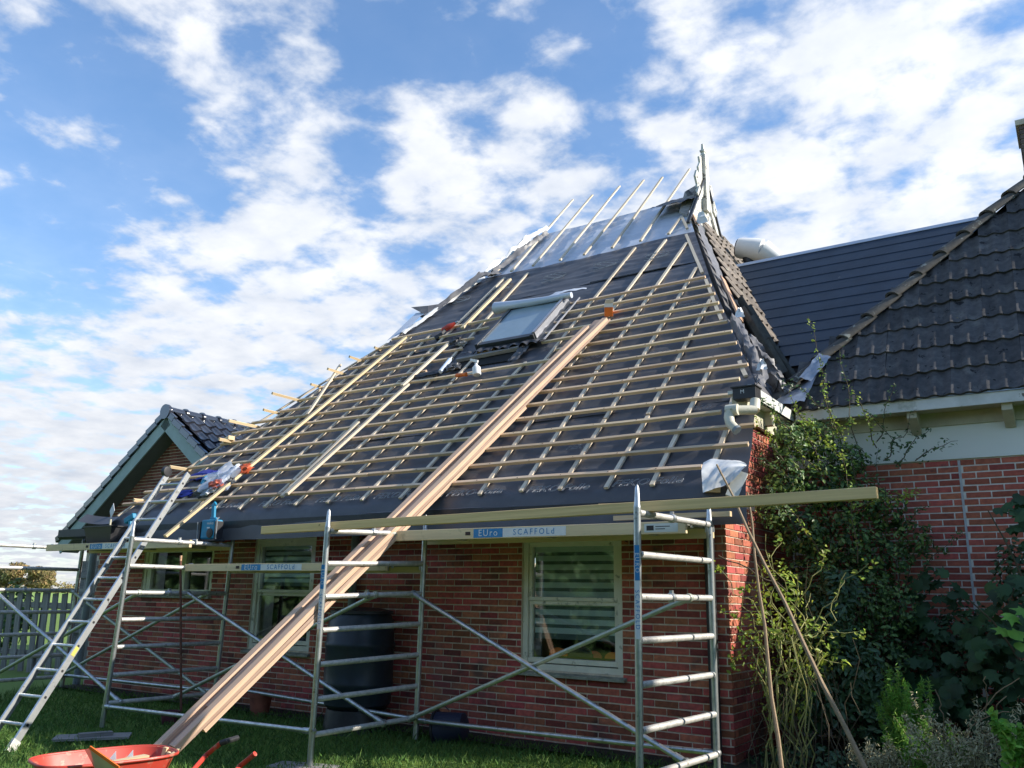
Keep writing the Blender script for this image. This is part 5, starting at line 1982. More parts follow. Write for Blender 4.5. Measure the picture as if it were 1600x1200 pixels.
b.prism([TT1 + (TT1 - TT0).normalized() * 0.03 + TV * a for a in (0.01, -0.01)] + [TT1 + Vector((0.16, 0, 0)) - TV * 0.03, TT1 + Vector((0.18, 0, 0)) + TV * 0.05], NV * 0.006)
b.obj('blade', beige_p, t)
t = thing('detergent_bottle', (-3.799, 1.52, 4.304), 'white plastic spray bottle standing below the skylight', 'bottle')
O = Vector((-3.743, 1.46, 4.249))
b = MB()
b.lathe(O, [(0.05, 0), (0.058, 0.02), (0.055, 0.11), (0.02, 0.15), (0.018, 0.18)], 14, axis=(-0.25, 0.2, 1))
b.obj('bottle_body', white_m, t, smooth=True)
b = MB()
q = O + Vector((-0.04, 0.03, 0.19))
b.bar(q + Vector((0.03, 0, 0)), q + Vector((-0.09, 0, 0.035)), 0.03, 0.035)
b.obj('spray_head', white_m, t, bevel=0.005)

# heap of tools and plastic near the lower left corner
bag = thing('plastic_bag', (-6.722, -0.005, 2.904), 'clear plastic bag of white tubes and red gloves on the lower left battens', 'bag')
BC = Vector((-6.635, -0.1, 2.871))
crumple('bag_film', BC, 0.30, 0.30, 0.09, bag_m, None, None, 21, parent=bag)
for (a, c, r) in (((-6.505, -0.13, 2.843), (-6.514, 0.053, 3.066), 0.035), ((-6.529, -0.29, 2.697), (-6.544, -0.106, 2.906), 0.03), ((-6.554, -0.362, 2.658), (-6.624, -0.156, 2.847), 0.02)):
    b = MB()
    b.lathe(a, [(r, 0), (r, (Vector(c) - Vector(a)).length), (r * 0.4, (Vector(c) - Vector(a)).length + 0.03)], 12, axis=Vector(c) - Vector(a))
    b.obj('tube', white_m, bag, smooth=True)
glove_r = mat('salmon red glove', (0.60, 0.16, 0.10), (0.45, 0.10, 0.06), 12, 0.9)
crumple('glove', (-6.523, -0.248, 2.79), 0.10, 0.08, 0.05, glove_r, None, None, 31, parent=bag)
crumple('glove', (-6.373, 0.046, 3.006), 0.12, 0.10, 0.05, mat('orange red bag', (0.55, 0.10, 0.03), (0.42, 0.08, 0.03), 12, 0.7), None, None, 33, parent=bag)
crumple('work_cloth', (-6.711, -0.265, 2.692), 0.16, 0.08, 0.05, mat('dusty black cloth', (0.045, 0.045, 0.05), (0.10, 0.10, 0.10), 12, 0.9), 'dusty black cloth heaped under the plastic bag', 'cloth', 35)
crumple('tape_roll', (-6.367, -0.14, 2.834), 0.05, 0.05, 0.05, mat('dark grey tape', (0.12, 0.13, 0.14), (0.07, 0.07, 0.08), 12, 0.5), 'grey roll of tape at the right end of the plastic bag', 'tape', 37)
crumple('blue_cloth', (-7.314, 0.156, 3.012), 0.26, 0.10, 0.03, cloth_b, 'royal blue cloth on the membrane above the plastic bag', 'cloth', 41)
crumple('blue_cloth', (-7.321, -0.164, 2.717), 0.20, 0.08, 0.03, cloth_b, 'royal blue cloth just right of the ladder head', 'cloth', 43)
b = MB()
b.tube([(-7.023, -0.095, 2.836), (-7.029, -0.05, 2.917), (-7.054, -0.006, 2.958)], [0.02, 0.03, 0.015], 8)
tag(b.obj('blue_clamp', blue_t, smooth=True), 'small bright blue clamp between the blue cloth and the plastic bag', 'clamp')

# radio ---------------------------------------------------------------
rd = thing('site_radio', (-6.03, -0.62, 2.078), 'blue jobsite radio with a folded up blue aerial standing on the far left deck', 'radio')
O = Vector((-6.03, -0.62, 2.078))
O.z = 2.05
b = MB()
b.box(O + Vector((-0.135, -0.06, 0.02)), O + Vector((0.12, 0.06, 0.25)))
b.obj('radio_body', blue_t, rd, bevel=0.02)
b = MB()
b.box(O + Vector((-0.15, -0.066, 0.0)), O + Vector((-0.137, 0.05, 0.23)))
b.box(O + Vector((0.122, -0.066, 0.0)), O + Vector((0.135, 0.05, 0.23)))
b.box(O + Vector((-0.175, -0.07, -0.004)), O + Vector((0.16, 0.07, 0.018)))
b.obj('rubber_guard', black_m, rd, bevel=0.008)
b = MB()
b.lathe(O + Vector((0.045, -0.062, 0.09)), [(0.055, 0), (0.055, 0.008), (0.02, 0.012)], 20, axis=(0, -1, 0))
b.obj('speaker_cone', black_m, rd, smooth=True)
b = MB()
b.tube([O + Vector((0.18, -0.08, 0.02)), O + Vector((0.19, -0.09, 0.24)), O + Vector((0.13, -0.02, 0.27))], 0.008, 6)
b.obj('roll_bar', chrome, rd)
b = MB()
b.tube([O + Vector((-0.16, -0.08, 0.02)), O + Vector((-0.16, -0.09, 0.22))], 0.006, 6)
b.obj('roll_bar', chrome, rd)
b = MB()
b.bar(O + Vector((0.005, 0, 0.25)), O + Vector((-0.01, 0, 0.42)), 0.05, 0.035, up=(0, 1, 0))
b.bar(O + Vector((-0.035, 0, 0.40)), O + Vector((0.02, 0, 0.45)), 0.05, 0.03, up=(0, 1, 0))
b.bar(O + Vector((-0.04, 0, 0.26)), O + Vector((0.07, 0, 0.25)), 0.05, 0.04, up=(0, 1, 0))
b.obj('aerial', blue_t, rd, bevel=0.008)
text('radio_lettering', 'makita', 0.045, basis((1, 0, 0), (0, 0, 1), O + Vector((0.035, -0.063, 0.205))), white_m, rd, shear=0.2)
b = MB()
b.box(O + Vector((-0.02, -0.0615, 0.145)), O + Vector((0.03, -0.0605, 0.16)))
b.obj('radio_mark', white_m, rd)

# black mortar tub with trowel, far left --------------------------------
tb_ = thing('mortar_tub', (-8.111, -0.6, 2.09), 'black rectangular mortar tub on the far left deck', 'tub')
O = Vector((-8.111, -0.6, 2.09))
O.z = 2.05
b = MB()
q = []
for (sx_, sy_, z) in ((0.26, 0.16, 0.0), (0.31, 0.20, 0.22)):
    q += [O + Vector((-sx_, -sy_, z)), O + Vector((sx_, -sy_, z)), O + Vector((sx_, sy_, z)), O + Vector((-sx_, sy_, z))]
b.add(q, [(0, 3, 2, 1), (0, 1, 5, 4), (1, 2, 6, 5), (2, 3, 7, 6), (3, 0, 4, 7)])
b.obj('tub_shell', black_m, tb_)
b = MB()
for (a, c) in ((4, 5), (5, 6), (6, 7), (7, 4)):
    b.bar(q[a], q[c], 0.03, 0.016)
b.obj('tub_rim', black_m, tb_)
tw = thing('bricklayers_trowel', O + Vector((-0.05, 0, 0.25)), 'steel trowel standing upright in the black tub', 'trowel')
b = MB()
P0 = O + Vector((-0.05, 0.0, 0.20))
b.tube([P0, P0 + Vector((0.0, 0, 0.13))], 0.014, 8)
b.obj('handle', beige_p, tw)
b = MB()
P1_ = P0 + Vector((0, 0, 0.14))
b.prism([P1_, P1_ + Vector((0.06, 0, 0.10)), P1_ + Vector((0.015, 0, 0.20)), P1_ + Vector((-0.05, 0, 0.10))], (0, 0.004, 0))
b.obj('blade', chrome, tw)
bt = thing('blue_screwdriver', O + Vector((0.35, 0, 0.1)), 'blue cordless screwdriver leaning between the tub and the ladder', 'screwdriver')
O2 = Vector((-7.56, -0.7, 2.346))
b = MB()
b.bar(O2 + Vector((-0.10, 0, -0.02)), O2 + Vector((0.08, 0, 0.05)), 0.06, 0.07)
b.bar(O2 + Vector((0.0, 0, 0)), O2 + Vector((0.03, 0, -0.13)), 0.045, 0.05, up=(0, 1, 0))
b.obj('tool_body', blue_t, bt, bevel=0.01)
b = MB()
b.bar(O2 + Vector((0.0, 0, -0.17)), O2 + Vector((0.10, 0, -0.17)), 0.07, 0.05)
b.obj('battery', black_m, bt, bevel=0.006)

# ------------------------------------------------------------------ ladder
ld = thing('ladder', (-6.5, -2.5, 0.1), 'long aluminium ladder leaning on the eave at the left', 'ladder')
TL_, TR_ = Vector((-6.724, -0.8, 2.863)), Vector((-6.382, -0.8, 2.834))
BL_, BR_ = Vector((-5.949, -2.834, 0.08)), Vector((-5.872, -2.726, 0.08))
# keep the stiles parallel, 0.36 apart
cT, cB = (TL_ + TR_) / 2, (BL_ + BR_) / 2
hv = Vector((1, 0.10, 0)).normalized() * 0.185
axl = (cT - cB).normalized()
face = axl.cross(hv).normalized()
for sgn in (-1, 1):
    beam('stile', cB + hv * sgn, cT + hv * sgn, 0.026, 0.068, alu, ld, up=face, bevel=0.003)
nR_ = int((cT - cB).length / 0.28)
for k in range(nR_):
    p0 = cB + axl * (0.22 + k * 0.28)
    b = MB()
    b.tube([p0 - hv * 1.0, p0 + hv * 1.0], 0.0155, 8)
    b.obj('rung', alu, ld, smooth=True)
    b = MB()
    b.tube([p0 + hv * 1.06, p0 + hv * 1.085], 0.014, 8)
    b.obj('rung_plug', black_m, ld)
b = MB()
wc = cT - hv - axl * 0.02 + Vector((0.0, 0, 0.06))
b.lathe(wc - hv.normalized() * 0.03, [(0.04, 0), (0.062, 0.004), (0.062, 0.056), (0.04, 0.06)], 20, axis=hv)
b.obj('wall_wheel', black_m, ld, smooth=True)
b = MB()
b.lathe(wc - hv.normalized() * 0.034 - Vector((0, 0.0, 0)), [(0.012, 0), (0.04, 0.002), (0.04, 0.004)], 16, axis=hv)
b.obj('wheel_hub', chrome, ld, smooth=True)
for sgn in (-1, 1):
    b = MB()
    b.bar(cB + hv * sgn - axl * 0.05, cB + hv * sgn + axl * 0.07, 0.04, 0.085, up=face)
    b.obj('ladder_foot', alu_dirty, ld, bevel=0.004)
b = MB()
q0 = cB + axl * 0.95 + hv * 1.08
b.bar(q0, q0 + axl * 0.10, 0.002, 0.04, up=face)
b.obj('ladder_sticker', mat('yellow label', (0.62, 0.55, 0.10), (0.4, 0.38, 0.1), 60, 0.5), ld)

# ------------------------------------------------------------------ wheelbarrow
wb = thing('wheelbarrow', (-2.95, -3.45, 0.08), 'red wheelbarrow with offcuts in its tray and a black gripped handle', 'wheelbarrow')
c4 = [Vector(q) for q in ((-3.185, -3.942, 0.36), (-3.822, -3.356, 0.36), (-3.692, -2.634, 0.36), (-2.923, -3.091, 0.36))]
near = [c4[0], c4[3]]
# tray as a rounded basin: rim loop and smaller bottom loop
ctr = (c4[0] + c4[1] + c4[2] + c4[3]) / 4
lv = ((c4[2] + c4[3]) / 2 - (c4[0] + c4[1]) / 2)
lv.z = 0
ll = lv.length
lx = lv.normalized()
ly = Vector((-lx.y, lx.x, 0))
if ly.y < 0 and ly.x > 0:
    ly = -ly
cw_ = ctr + Vector((0.13, -0.16, 0))


def rimp(a, sx_, sy_, z):
    ca, sa = cos(a), sin(a)
    e = 0.62
    return cw_ + lx * (sx_ * math.copysign(abs(ca) ** e, ca)) + ly * (sy_ * math.copysign(abs(sa) ** e, sa)) + Vector((0, 0, z))


b = MB()
loops = [(0.46, 0.29, 0.0), (0.445, 0.277, -0.004), (0.41, 0.25, -0.09), (0.38, 0.20, -0.19), (0.30, 0.15, -0.205)]
KR = 40
vs = [rimp(2 * pi * j / KR, sx_, sy_, z) for (sx_, sy_, z) in loops for j in range(KR)]
fs = [(i * KR + j, (i + 1) * KR + j, (i + 1) * KR + (j + 1) % KR, i * KR + (j + 1) % KR) for i in range(len(loops) - 1) for j in range(KR)]
fs.append(tuple((len(loops) - 1) * KR + j for j in range(KR)))
b.add(vs, fs)
o = b.obj('tray', red_m, wb, smooth=True)
sm = o.modifiers.new('solid', 'SOLIDIFY')
sm.thickness = 0.004
b = MB()
b.tube([rimp(2 * pi * j / KR, 0.46, 0.29, 0.0) for j in range(KR + 1)], 0.010, 8)
b.obj('rim', red_m, wb, smooth=True)
hx = [Vector(q) for q in ((-2.679, -3.144, 0.3), (-2.777, -2.972, 0.36), (-2.654, -2.955, 0.45), (-2.623, -2.943, 0.46), (-2.638, -2.826, 0.47))]
b = MB()
b.tube([cw_ + lx * 0.1 - ly * 0.2 + Vector((0, 0, -0.22)), hx[0], hx[1], hx[2]], 0.017, 10)
b.obj('handle', red_m, wb, smooth=True)
b = MB()
b.tube([hx[2], hx[3], hx[4]], [0.019, 0.021, 0.019], 10)
b.obj('grip', black_m, wb, smooth=True)
b = MB()
h2 = [q + (-ly if (-ly).y < 0 else ly) * 0.52 for q in hx]
b.tube([cw_ + lx * 0.1 + ly * 0.0 + Vector((0, 0, -0.22)), h2[0], h2[1], h2[2]], 0.017, 10)
b.obj('handle', red_m, wb, smooth=True)
b = MB()
b.lathe(cw_ - lx * 0.62 + Vector((0, 0, -0.22)) - ly * 0.045, [(0.10, 0), (0.175, 0.01), (0.19, 0.045), (0.175, 0.08), (0.10, 0.09)], 24, axis=ly)
b.obj('wheel', black_m, wb, smooth=True)
for sg in (-1, 1):
    b = MB()
    b.tube([cw_ - lx * 0.62 + ly * 0.08 * sg + Vector((0, 0, -0.22)), cw_ - lx * 0.2 + ly * 0.16 * sg + Vector((0, 0, -0.235)), cw_ + lx * 0.35 + ly * 0.2 * sg + Vector((0, 0, -0.235)), cw_ + lx * 0.42 + ly * 0.2 * sg + Vector((0, 0, -0.38))], 0.015, 8)
    b.obj('chassis_tube', red_m, wb, smooth=True)

# contents
sw_ = thing('hand_saw', cw_ + Vector((0, 0, -0.02)), 'hand saw with an orange edged handle sticking out of the wheelbarrow', 'saw')
Q0, Q1, Q2, Q3 = [Vector(q) for q in ((-3.071, -3.708, 0.46), (-2.98, -3.73, 0.48), (-2.733, -3.667, 0.38), (-2.943, -3.689, 0.34))]
b = MB()
b.prism([Q0, Q1, Q2 + Vector((0, 0, -0.01)), Q3], (0.002, 0.003, 0))
b.obj('saw_blade', chrome, sw_)
b = MB()
b.bar(Q1 + Vector((0, 0, 0.006)), Q2, 0.012, 0.018)
b.obj('saw_edge', orange_m, sw_)
for i, (a, c, lab) in enumerate((((-3.209, -3.394, 0.32), (-3.199, -3.151, 0.33), 'flat pale offcut at the front of the wheelbarrow tray'), ((-3.334, -3.584, 0.3), (-3.169, -3.408, 0.31), 'pale offcut lying under the hand saw'))):
    o = beam('wood_offcut', a, c, 0.07, 0.025, fresh, None)
    tag(o, lab, 'offcut', 'offcuts in the wheelbarrow')
for i, (u0_, ln, lab) in enumerate((((-3.333, -2.966, 0.3), 0.11, 'left upright block at the foot of the plank stack'), ((-3.218, -3.004, 0.3), 0.12, 'middle upright block at the foot of the plank stack'), ((-3.137, -3.035, 0.3), 0.10, 'right upright block at the foot of the plank stack'))):
    o = beam('wood_block', Vector(u0_) + Vector((0, 0, -0.05)), Vector(u0_) + Vector((0.01 * i, 0.015, ln - 0.05)), 0.034, 0.03, fresh, None, up=(1, 0.4, 0))
    tag(o, lab, 'offcut', 'offcuts in the wheelbarrow')
for i, (u0_, lab) in enumerate((((-3.308, -3.366, 0.33), 'small white paper scrap left in the wheelbarrow'), ((-3.261, -3.265, 0.33), 'small bluish paper scrap beside the pale offcut'))):
    b = MB()
    q = Vector(u0_)
    b.prism([q, q + Vector((0.05, 0.02, -0.01)), q + Vector((0.02, 0.03, 0.05))], (0.004, -0.004, 0.002))
    tag(b.obj('paper_scrap', white_m), lab, 'scrap')
# a thin slat leaning on the barrow behind the planks
o = beam('loose_batten', (-2.96, -3.121, 0.36), (-5.14, -1.048, 0.2), 0.02, 0.012, fresh, None)
tag(o, 'thin slat trailing from the wheelbarrow towards the lawn', 'slat')

# ------------------------------------------------------------------ objects along the wall
wbt = thing('water_butt', (-3.80, -0.36, 0.14), 'dark blue grey plastic rain barrel against the brick wall between the windows', 'rain barrel')
BX = Vector((-3.80, -0.37, 0.14))
R_ = 0.36
b = MB()
b.lathe(BX, [(R_ * 0.80, 0.22), (R_ * 0.92, 0.26), (R_ * 0.96, 0.42), (R_ * 0.99, 0.44), (R_ * 0.99, 0.47), (R_ * 0.97, 0.49), (R_ * 0.97, 0.80), (R_ * 1.0, 0.82), (R_ * 1.0, 0.85), (R_ * 0.96, 0.87),
             (R_ * 0.93, 1.06), (R_ * 0.86, 1.12), (R_ * 0.84, 1.14)], 36)
b.obj('barrel_body', bluegrey, wbt, smooth=True)
b = MB()
b.lathe(BX, [(R_ * 0.90, 1.14), (R_ * 0.90, 1.17), (R_ * 0.5, 1.20), (0.02, 1.205)], 36)
b.obj('barrel_lid', black_m, wbt, smooth=True)
b = MB()
b.lathe(BX, [(R_ * 1.02, 0.0), (R_ * 0.92, 0.02), (R_ * 0.84, 0.215)], 24)
b.obj('barrel_stand', black_m, wbt, smooth=True)
b = MB()
b.lathe(BX + Vector((0.10, -R_ * 0.95, 1.0)), [(0.018, 0), (0.018, 0.012)], 12, axis=(0.25, -1, 0))
b.obj('overflow_hole', black_m, wbt)


def pot(x, y, z, r, h, m_, label, ax_=(0, 0, 1), name='flower_pot', cat='flower pot'):
    t = thing(name, (x, y, z), label, cat)
    b = MB()
    b.lathe((x, y, z), [(r * 0.72, 0), (r * 0.95, h * 0.82), (r * 0.9, h * 0.9), (r * 0.82, h * 0.9)], 24, axis=ax_)
    b.obj('pot_body', m_, t, smooth=True)
    b = MB()
    b.lathe((x, y, z), [(r * 0.86, h * 0.80), (r * 1.06, h * 0.80), (r * 1.06, h), (r * 0.90, h), (r * 0.86, h * 0.82)], 24, axis=ax_)
    b.obj('pot_rim', m_, t, smooth=True)
    b = MB()
    b.lathe((x, y, z), [(r * 0.85, h * 0.84), (0.01, h * 0.86)], 20, axis=ax_)
    b.obj('pot_soil', soil, t)
    return t


q = (-5.257, -0.35, 0.153)
pot(q[0], q[1], 0.16, 0.13, 0.24, terra, 'terracotta pot on the soil below the middle window')
q = (-5.822, -1.077, 0.08)
pot(q[0], q[1], 0.08, 0.10, 0.15, maroon, 'small maroon pot on the lawn behind the leaning planks')
q = (-2.722, -0.45, 0.287)
b = thing('tipped_bucket', (q[0], q[1], 0.2), 'dark blue plastic bucket tipped over below the right window', 'bucket')
bm_ = MB()
Q = Vector((q[0] + 0.02, q[1], 0.27))
bm_.lathe(Q, [(0.155, 0), (0.15, 0.005), (0.118, 0.28), (0.10, 0.285)], 28, axis=(0.95, 0.25, 0.12))
bm_.obj('bucket_shell', mat('dark blue bucket plastic', (0.03, 0.035, 0.07), (0.025, 0.03, 0.06), 8, 0.5), b, smooth=True)
bm_ = MB()
bm_.lathe(Q + Vector((-0.004, 0, 0)), [(0.13, -0.001), (0.166, 0), (0.166, 0.02), (0.15, 0.02)], 28, axis=(0.95, 0.25, 0.12))
bm_.obj('bucket_rim', black_m, b, smooth=True)
bm_ = MB()
bm_.tube([Q + Vector((0, 0, 0.16)), Q + Vector((0.06, 0, 0.22)), Q + Vector((0.14, 0, 0.17))], 0.006, 6)
bm_.obj('bucket_handle', black_m, b)

# rusty prop, sole boards under two feet
q0, q1 = (-6.036, -1.0, 1.867), (-5.746, -1.0, 0.22)
rd_ = thing('rusty_bar', q1, 'thin rusty steel bar with a worn orange tip standing inside the left scaffold bay', 'steel bar')
b = MB()
b.tube([q1, (q0[0], q0[1], q0[2] - 0.06)], 0.013, 8)
b.obj('bar_shaft', rust, rd_, smooth=True)
b = MB()
b.tube([(q0[0], q0[1], q0[2] - 0.06), q0], 0.014, 8)
b.obj('bar_tip', copper, rd_, smooth=True)
q = (-5.543, -2.072, 0.09)
o = beam('sole_board', Vector(q) + Vector((-0.30, -0.24, 0.008)), Vector(q) + Vector((0.12, 0.28, 0.012)), 0.30, 0.02, old_w, None)
tag(o, 'flat grey board under the left scaffold foot', 'board')
o = beam('sole_block', Vector(q) + Vector((-0.10, -0.12, 0.035)), Vector(q) + Vector((0.0, 0.16, 0.035)), 0.09, 0.04, old_w, None)
tag(o, 'weathered wood block on the board under the left scaffold foot', 'block')
q = (-3.007, -1.734, 0.08)
o = beam('sole_board', Vector(q) + Vector((-0.32, -0.10, 0.0)), Vector(q) + Vector((0.22, 0.06, 0.0)), 0.26, 0.02, old_w, None)
tag(o, 'flat board under the middle scaffold foot at the bottom edge', 'board')

# two tan poles leaning against the corner
for (a, c, lab) in (((0.171, -0.62, 2.533), (1.235, -1.05, 0.415), 'slanting tan pole crossing the shrubs from the white foil flap down to the right'),
                    ((0.322, -0.35, 2.328), (0.598, -0.75, 0.283), 'steeper tan pole left of the slanting one in front of the brick corner')):
    o = MB()
    pts = [Vector(a).lerp(Vector(c), i / 8) + Vector((0.008 * sin(i * 1.9), 0, 0)) for i in range(9)]
    o.tube(pts, [0.008 + 0.0012 * i for i in range(9)], 8)
    tag(o.obj('leaning_pole', cane, smooth=True), lab, 'pole', 'tan poles leaning on the house corner')

# ------------------------------------------------------------------ fence at the far left
fe = thing('slatted_fence', (-13, 1.0, 0.1), 'grey weathered slatted wooden fence with a slight lean, left of the houses', 'fence')
for k in range(11):
    x = -14.3 + k * 0.285 
    z1 = 1.40
    beam('slat', (x + 0.02, 1.0, 0.10), (x - 0.10, 1.02, z1), 0.15, 0.022, old_w, fe, up=(0, -1, 0))
for z in (0.4, 1.2):
    beam('fence_rail', (-14.5, 1.05, z), (-11.2, 1.05, z), 0.04, 0.09, old_w, fe)
beam('top_rail', (-14.6, 0.98, 1.43), (-11.1, 0.98, 1.46), 0.08, 0.05, old_w, fe)
for x in (-14.5, -12.6, -11.1):
    beam('fence_post', (x, 1.13, 0.0), (x, 1.13, 1.42), 0.09, 0.09, old_w, fe, up=(0, 1, 0))

# ------------------------------------------------------------------ vegetation
def shrub(name, label, cat, base, blobs, n_, size, m_, stems=6, stem_r=0.012, stem_m=bark, aspect=0.55, group=None, name2='foliage'):
    t = thing(name, base, label, cat, group)
    base = Vector(base)
    b = MB()
    for i in range(stems):
        bl = blobs[i % len(blobs)]
        e = Vector((bl[0], bl[1], bl[2])) + Vector((random.uniform(-1, 1) * bl[3], random.uniform(-1, 1) * bl[4], random.uniform(-0.2, 0.8) * bl[5]))
        s_ = base + Vector((random.uniform(-0.15, 0.15), random.uniform(-0.08, 0.08), 0))
        pts = curve_pts(s_, e, 0.05, 8, 0.12, i * 3.1)
        b.tube(pts, [stem_r * (1 - 0.75 * j / 7) for j in range(8)], 5)
    o = b.obj('stem', stem_m, t, smooth=True)
    P_, N_ = blob_points(blobs, n_)
    P_[:, 2] = np.maximum(P_[:, 2], 0.16)
    leaf_mesh(name2, P_, N_, size, m_, t, aspect=aspect)
    return t


# clump of evergreen climber in the inner corner
leaf_m2 = mat('mid green leaf', (0.19, 0.29, 0.075), (0.11, 0.19, 0.055), 5, 0.45, var=0.40, hue=0.025, transm=0.28)


def bl(c, r, rz, wt, ry=0.2):
    return (c[0], c[1], c[2], r, ry, rz, wt)


CB = [bl((0.295, 1.1, 2.981), 0.17, 0.16, 0.5), bl((0.438, 1.5, 3.033), 0.22, 0.20, 0.7), bl((0.707, 1.6, 2.834), 0.20, 0.17, 0.6), bl((0.272, 1.0, 2.628), 0.16, 0.20, 0.6), bl((0.475, 1.35, 2.565), 0.28, 0.24, 1.1),
      bl((0.768, 1.6, 2.453), 0.26, 0.22, 0.9), bl((1.001, 1.7, 2.33), 0.18, 0.20, 0.45), bl((0.332, 1.1, 2.122), 0.24, 0.24, 1.0), bl((0.614, 1.35, 2.013), 0.30, 0.28, 1.3), bl((0.927, 1.6, 1.902), 0.26, 0.26, 0.9),
      bl((1.226, 1.75, 2.085), 0.16, 0.16, 0.3), bl((0.415, 1.1, 1.595), 0.30, 0.30, 1.3), bl((0.757, 1.3, 1.487), 0.32, 0.32, 1.5), bl((1.055, 1.6, 1.436), 0.22, 0.26, 0.7), bl((0.547, 1.1, 1.037), 0.30, 0.32, 1.3),
      bl((0.878, 1.3, 0.935), 0.30, 0.34, 1.2), bl((0.675, 1.1, 0.56), 0.40, 0.26, 1.2), bl((0.191, 0.8, 2.281), 0.13, 0.16, 0.3)]
shrub('climbing_shrub', 'large evergreen climber filling the corner between farmhouse and annex', 'shrub', (0.75, 1.7, 0.2),
      CB, 7600, 0.050, leaf_d, 34, 0.012)
t_ = [o for o in COL.objects if o.name == 'climbing_shrub'][0]
P_, N_ = blob_points([(a, b_ - 0.12, c, r * 1.08, ry, rz * 1.08, w) for (a, b_, c, r, ry, rz, w) in CB], 3800)
leaf_mesh('sun_tinted_foliage', P_, N_, 0.046, leaf_m2, t_, aspect=0.5)  # lighter leaf layer, sunlight on the climber put into its colour
shrub('broad_leaved_shrub', 'broad leaved shrub at the foot of the climber behind the slanting pole', 'shrub', (0.75, 0.8, 0.2),
      [bl((0.605, 0.7, 1.268), 0.24, 0.30, 1.0), bl((0.785, 0.7, 0.859), 0.30, 0.30, 1.2), bl((0.508, 0.5, 0.652), 0.28, 0.24, 1.0), bl((0.91, 0.7, 0.517), 0.28, 0.2, 0.8), bl((0.688, 0.9, 1.594), 0.18, 0.18, 0.5)],
      2600, 0.070, leaf_b, 12, 0.010, aspect=0.42)
shrub('lime_shrub', 'loose yellow green leafy shrub around the twisting stems', 'shrub', (0.5, 0.3, 0.2),
      [bl((0.385, 0.1, 1.527), 0.22, 0.30, 1.0), bl((0.593, 0.1, 1.13), 0.26, 0.25, 1.0), bl((0.211, 0.0, 1.167), 0.16, 0.3, 0.6), bl((0.393, 0.1, 0.775), 0.24, 0.26, 0.8)],
      900, 0.042, leaf_y, 7, 0.006, aspect=0.5)

# airy arching shoots reaching up against wall, band and roof
sh = thing('arching_shoots', (0.75, 1.6, 0.2), 'thin leafy shoots arching up before the white band and dark annex tiles', 'shrub')
SHOOTS = [
    ((0.647, 1.3, 2.308), (0.307, 1.1, 3.477), 0.06, 36, leaf_y), ((0.571, 1.2, 2.543), (0.215, 0.8, 3.25), 0.05, 28, leaf_y), ((0.861, 1.4, 2.369), (0.586, 1.3, 3.564), 0.05, 34, leaf_y), ((0.784, 1.2, 2.294), (1.405, 1.0, 2.391), 0.05, 24, leaf_y), ((0.642, 0.9, 1.705), (0.316, 0.5, 2.392), 0.06, 24, leaf_y), ((0.846, 1.0, 1.82), (0.792, 1.1, 2.879), 0.04, 28, leaf_y),  # yellow leaf colour on these shoots also carries the sunlight on them
    ((0.739, 1.5, 2.568), (0.479, 1.35, 4.3), 0.05, 34, leaf_y), ((0.826, 1.55, 2.693), (0.743, 1.45, 3.941), 0.03, 26, leaf_d), ((0.578, 1.5, 2.829), (0.581, 1.4, 3.852), 0.02, 16, leaf_d),
    ((0.991, 1.55, 2.931), (0.831, 1.4, 3.504), 0.02, 22, leaf_y), ((1.013, 1.7, 2.826), (1.367, 1.6, 3.281), -0.02, 20, leaf_d), ((0.969, 1.7, 3.02), (1.195, 1.5, 3.533), 0.0, 16, leaf_d),
    ((1.115, 1.75, 2.763), (1.45, 1.6, 3.086), 0.05, 22, leaf_d), ((1.291, 1.75, 2.813), (1.686, 1.6, 2.944), 0.04, 16, leaf_d), ((0.573, 1.3, 2.927), (0.318, 1.2, 3.315), 0.03, 22, leaf_y),
    ((0.762, 1.2, 2.774), (0.43, 1.1, 3.189), 0.03, 30, leaf_y), ((0.341, 0.5, 2.824), (0.202, 0.3, 3.067), 0.02, 12, leaf_y), ((0.353, 0.9, 3.006), (0.189, 0.6, 3.307), 0.05, 24, leaf_d),
    ((0.553, 1.4, 2.138), (0.211, 0.9, 3.175), 0.10, 40, leaf_d), ((0.99, 1.6, 2.321), (1.381, 1.3, 2.452), 0.05, 18, leaf_y), ((1.056, 1.7, 1.965), (1.384, 1.6, 2.365), 0.08, 26, leaf_d),
    ((0.941, 1.6, 1.725), (1.011, 1.6, 2.937), 0.02, 30, leaf_d), ((1.093, 1.6, 1.552), (1.627, 1.6, 2.124), 0.05, 30, leaf_d), ((0.914, 1.5, 3.31), (1.183, 1.6, 2.924), 0.02, 16, leaf_d),
    ((0.599, 1.3, 3.305), (0.265, 1.0, 3.539), 0.05, 24, leaf_d), ((0.353, 0.9, 2.521), (0.099, 0.6, 2.738), 0.06, 26, leaf_d), ((0.382, 0.9, 2.049), (0.146, 0.6, 2.498), 0.06, 30, leaf_d),
    ((1.157, 1.7, 1.846), (1.505, 1.6, 1.954), 0.05, 22, leaf_d), ((0.614, 1.4, 3.002), (0.896, 1.4, 3.198), 0.04, 20, leaf_y), ((0.303, 0.9, 2.674), (0.228, 0.7, 2.924), 0.03, 20, leaf_d),
]
bb = MB()
LP = {}
for i, (a, c, sag, nl, lm) in enumerate(SHOOTS):
    pts = curve_pts(a, c, sag, 10, 0.05, i * 2.7)
    bb.tube(pts, [0.006 * (1 - 0.7 * j / 9) for j in range(10)], 5)
    for k in range(int(nl * 2.4)):
        t_ = random.uniform(0.05, 1.0) * 8.999
        j = int(t_)
        q = pts[j].lerp(pts[j + 1], t_ - j) + Vector((random.gauss(0, 0.020), random.gauss(0, 0.018), random.gauss(0, 0.020)))
        LP.setdefault(lm.name, []).append(tuple(q))
bb.obj('stem', bark, sh, smooth=True)
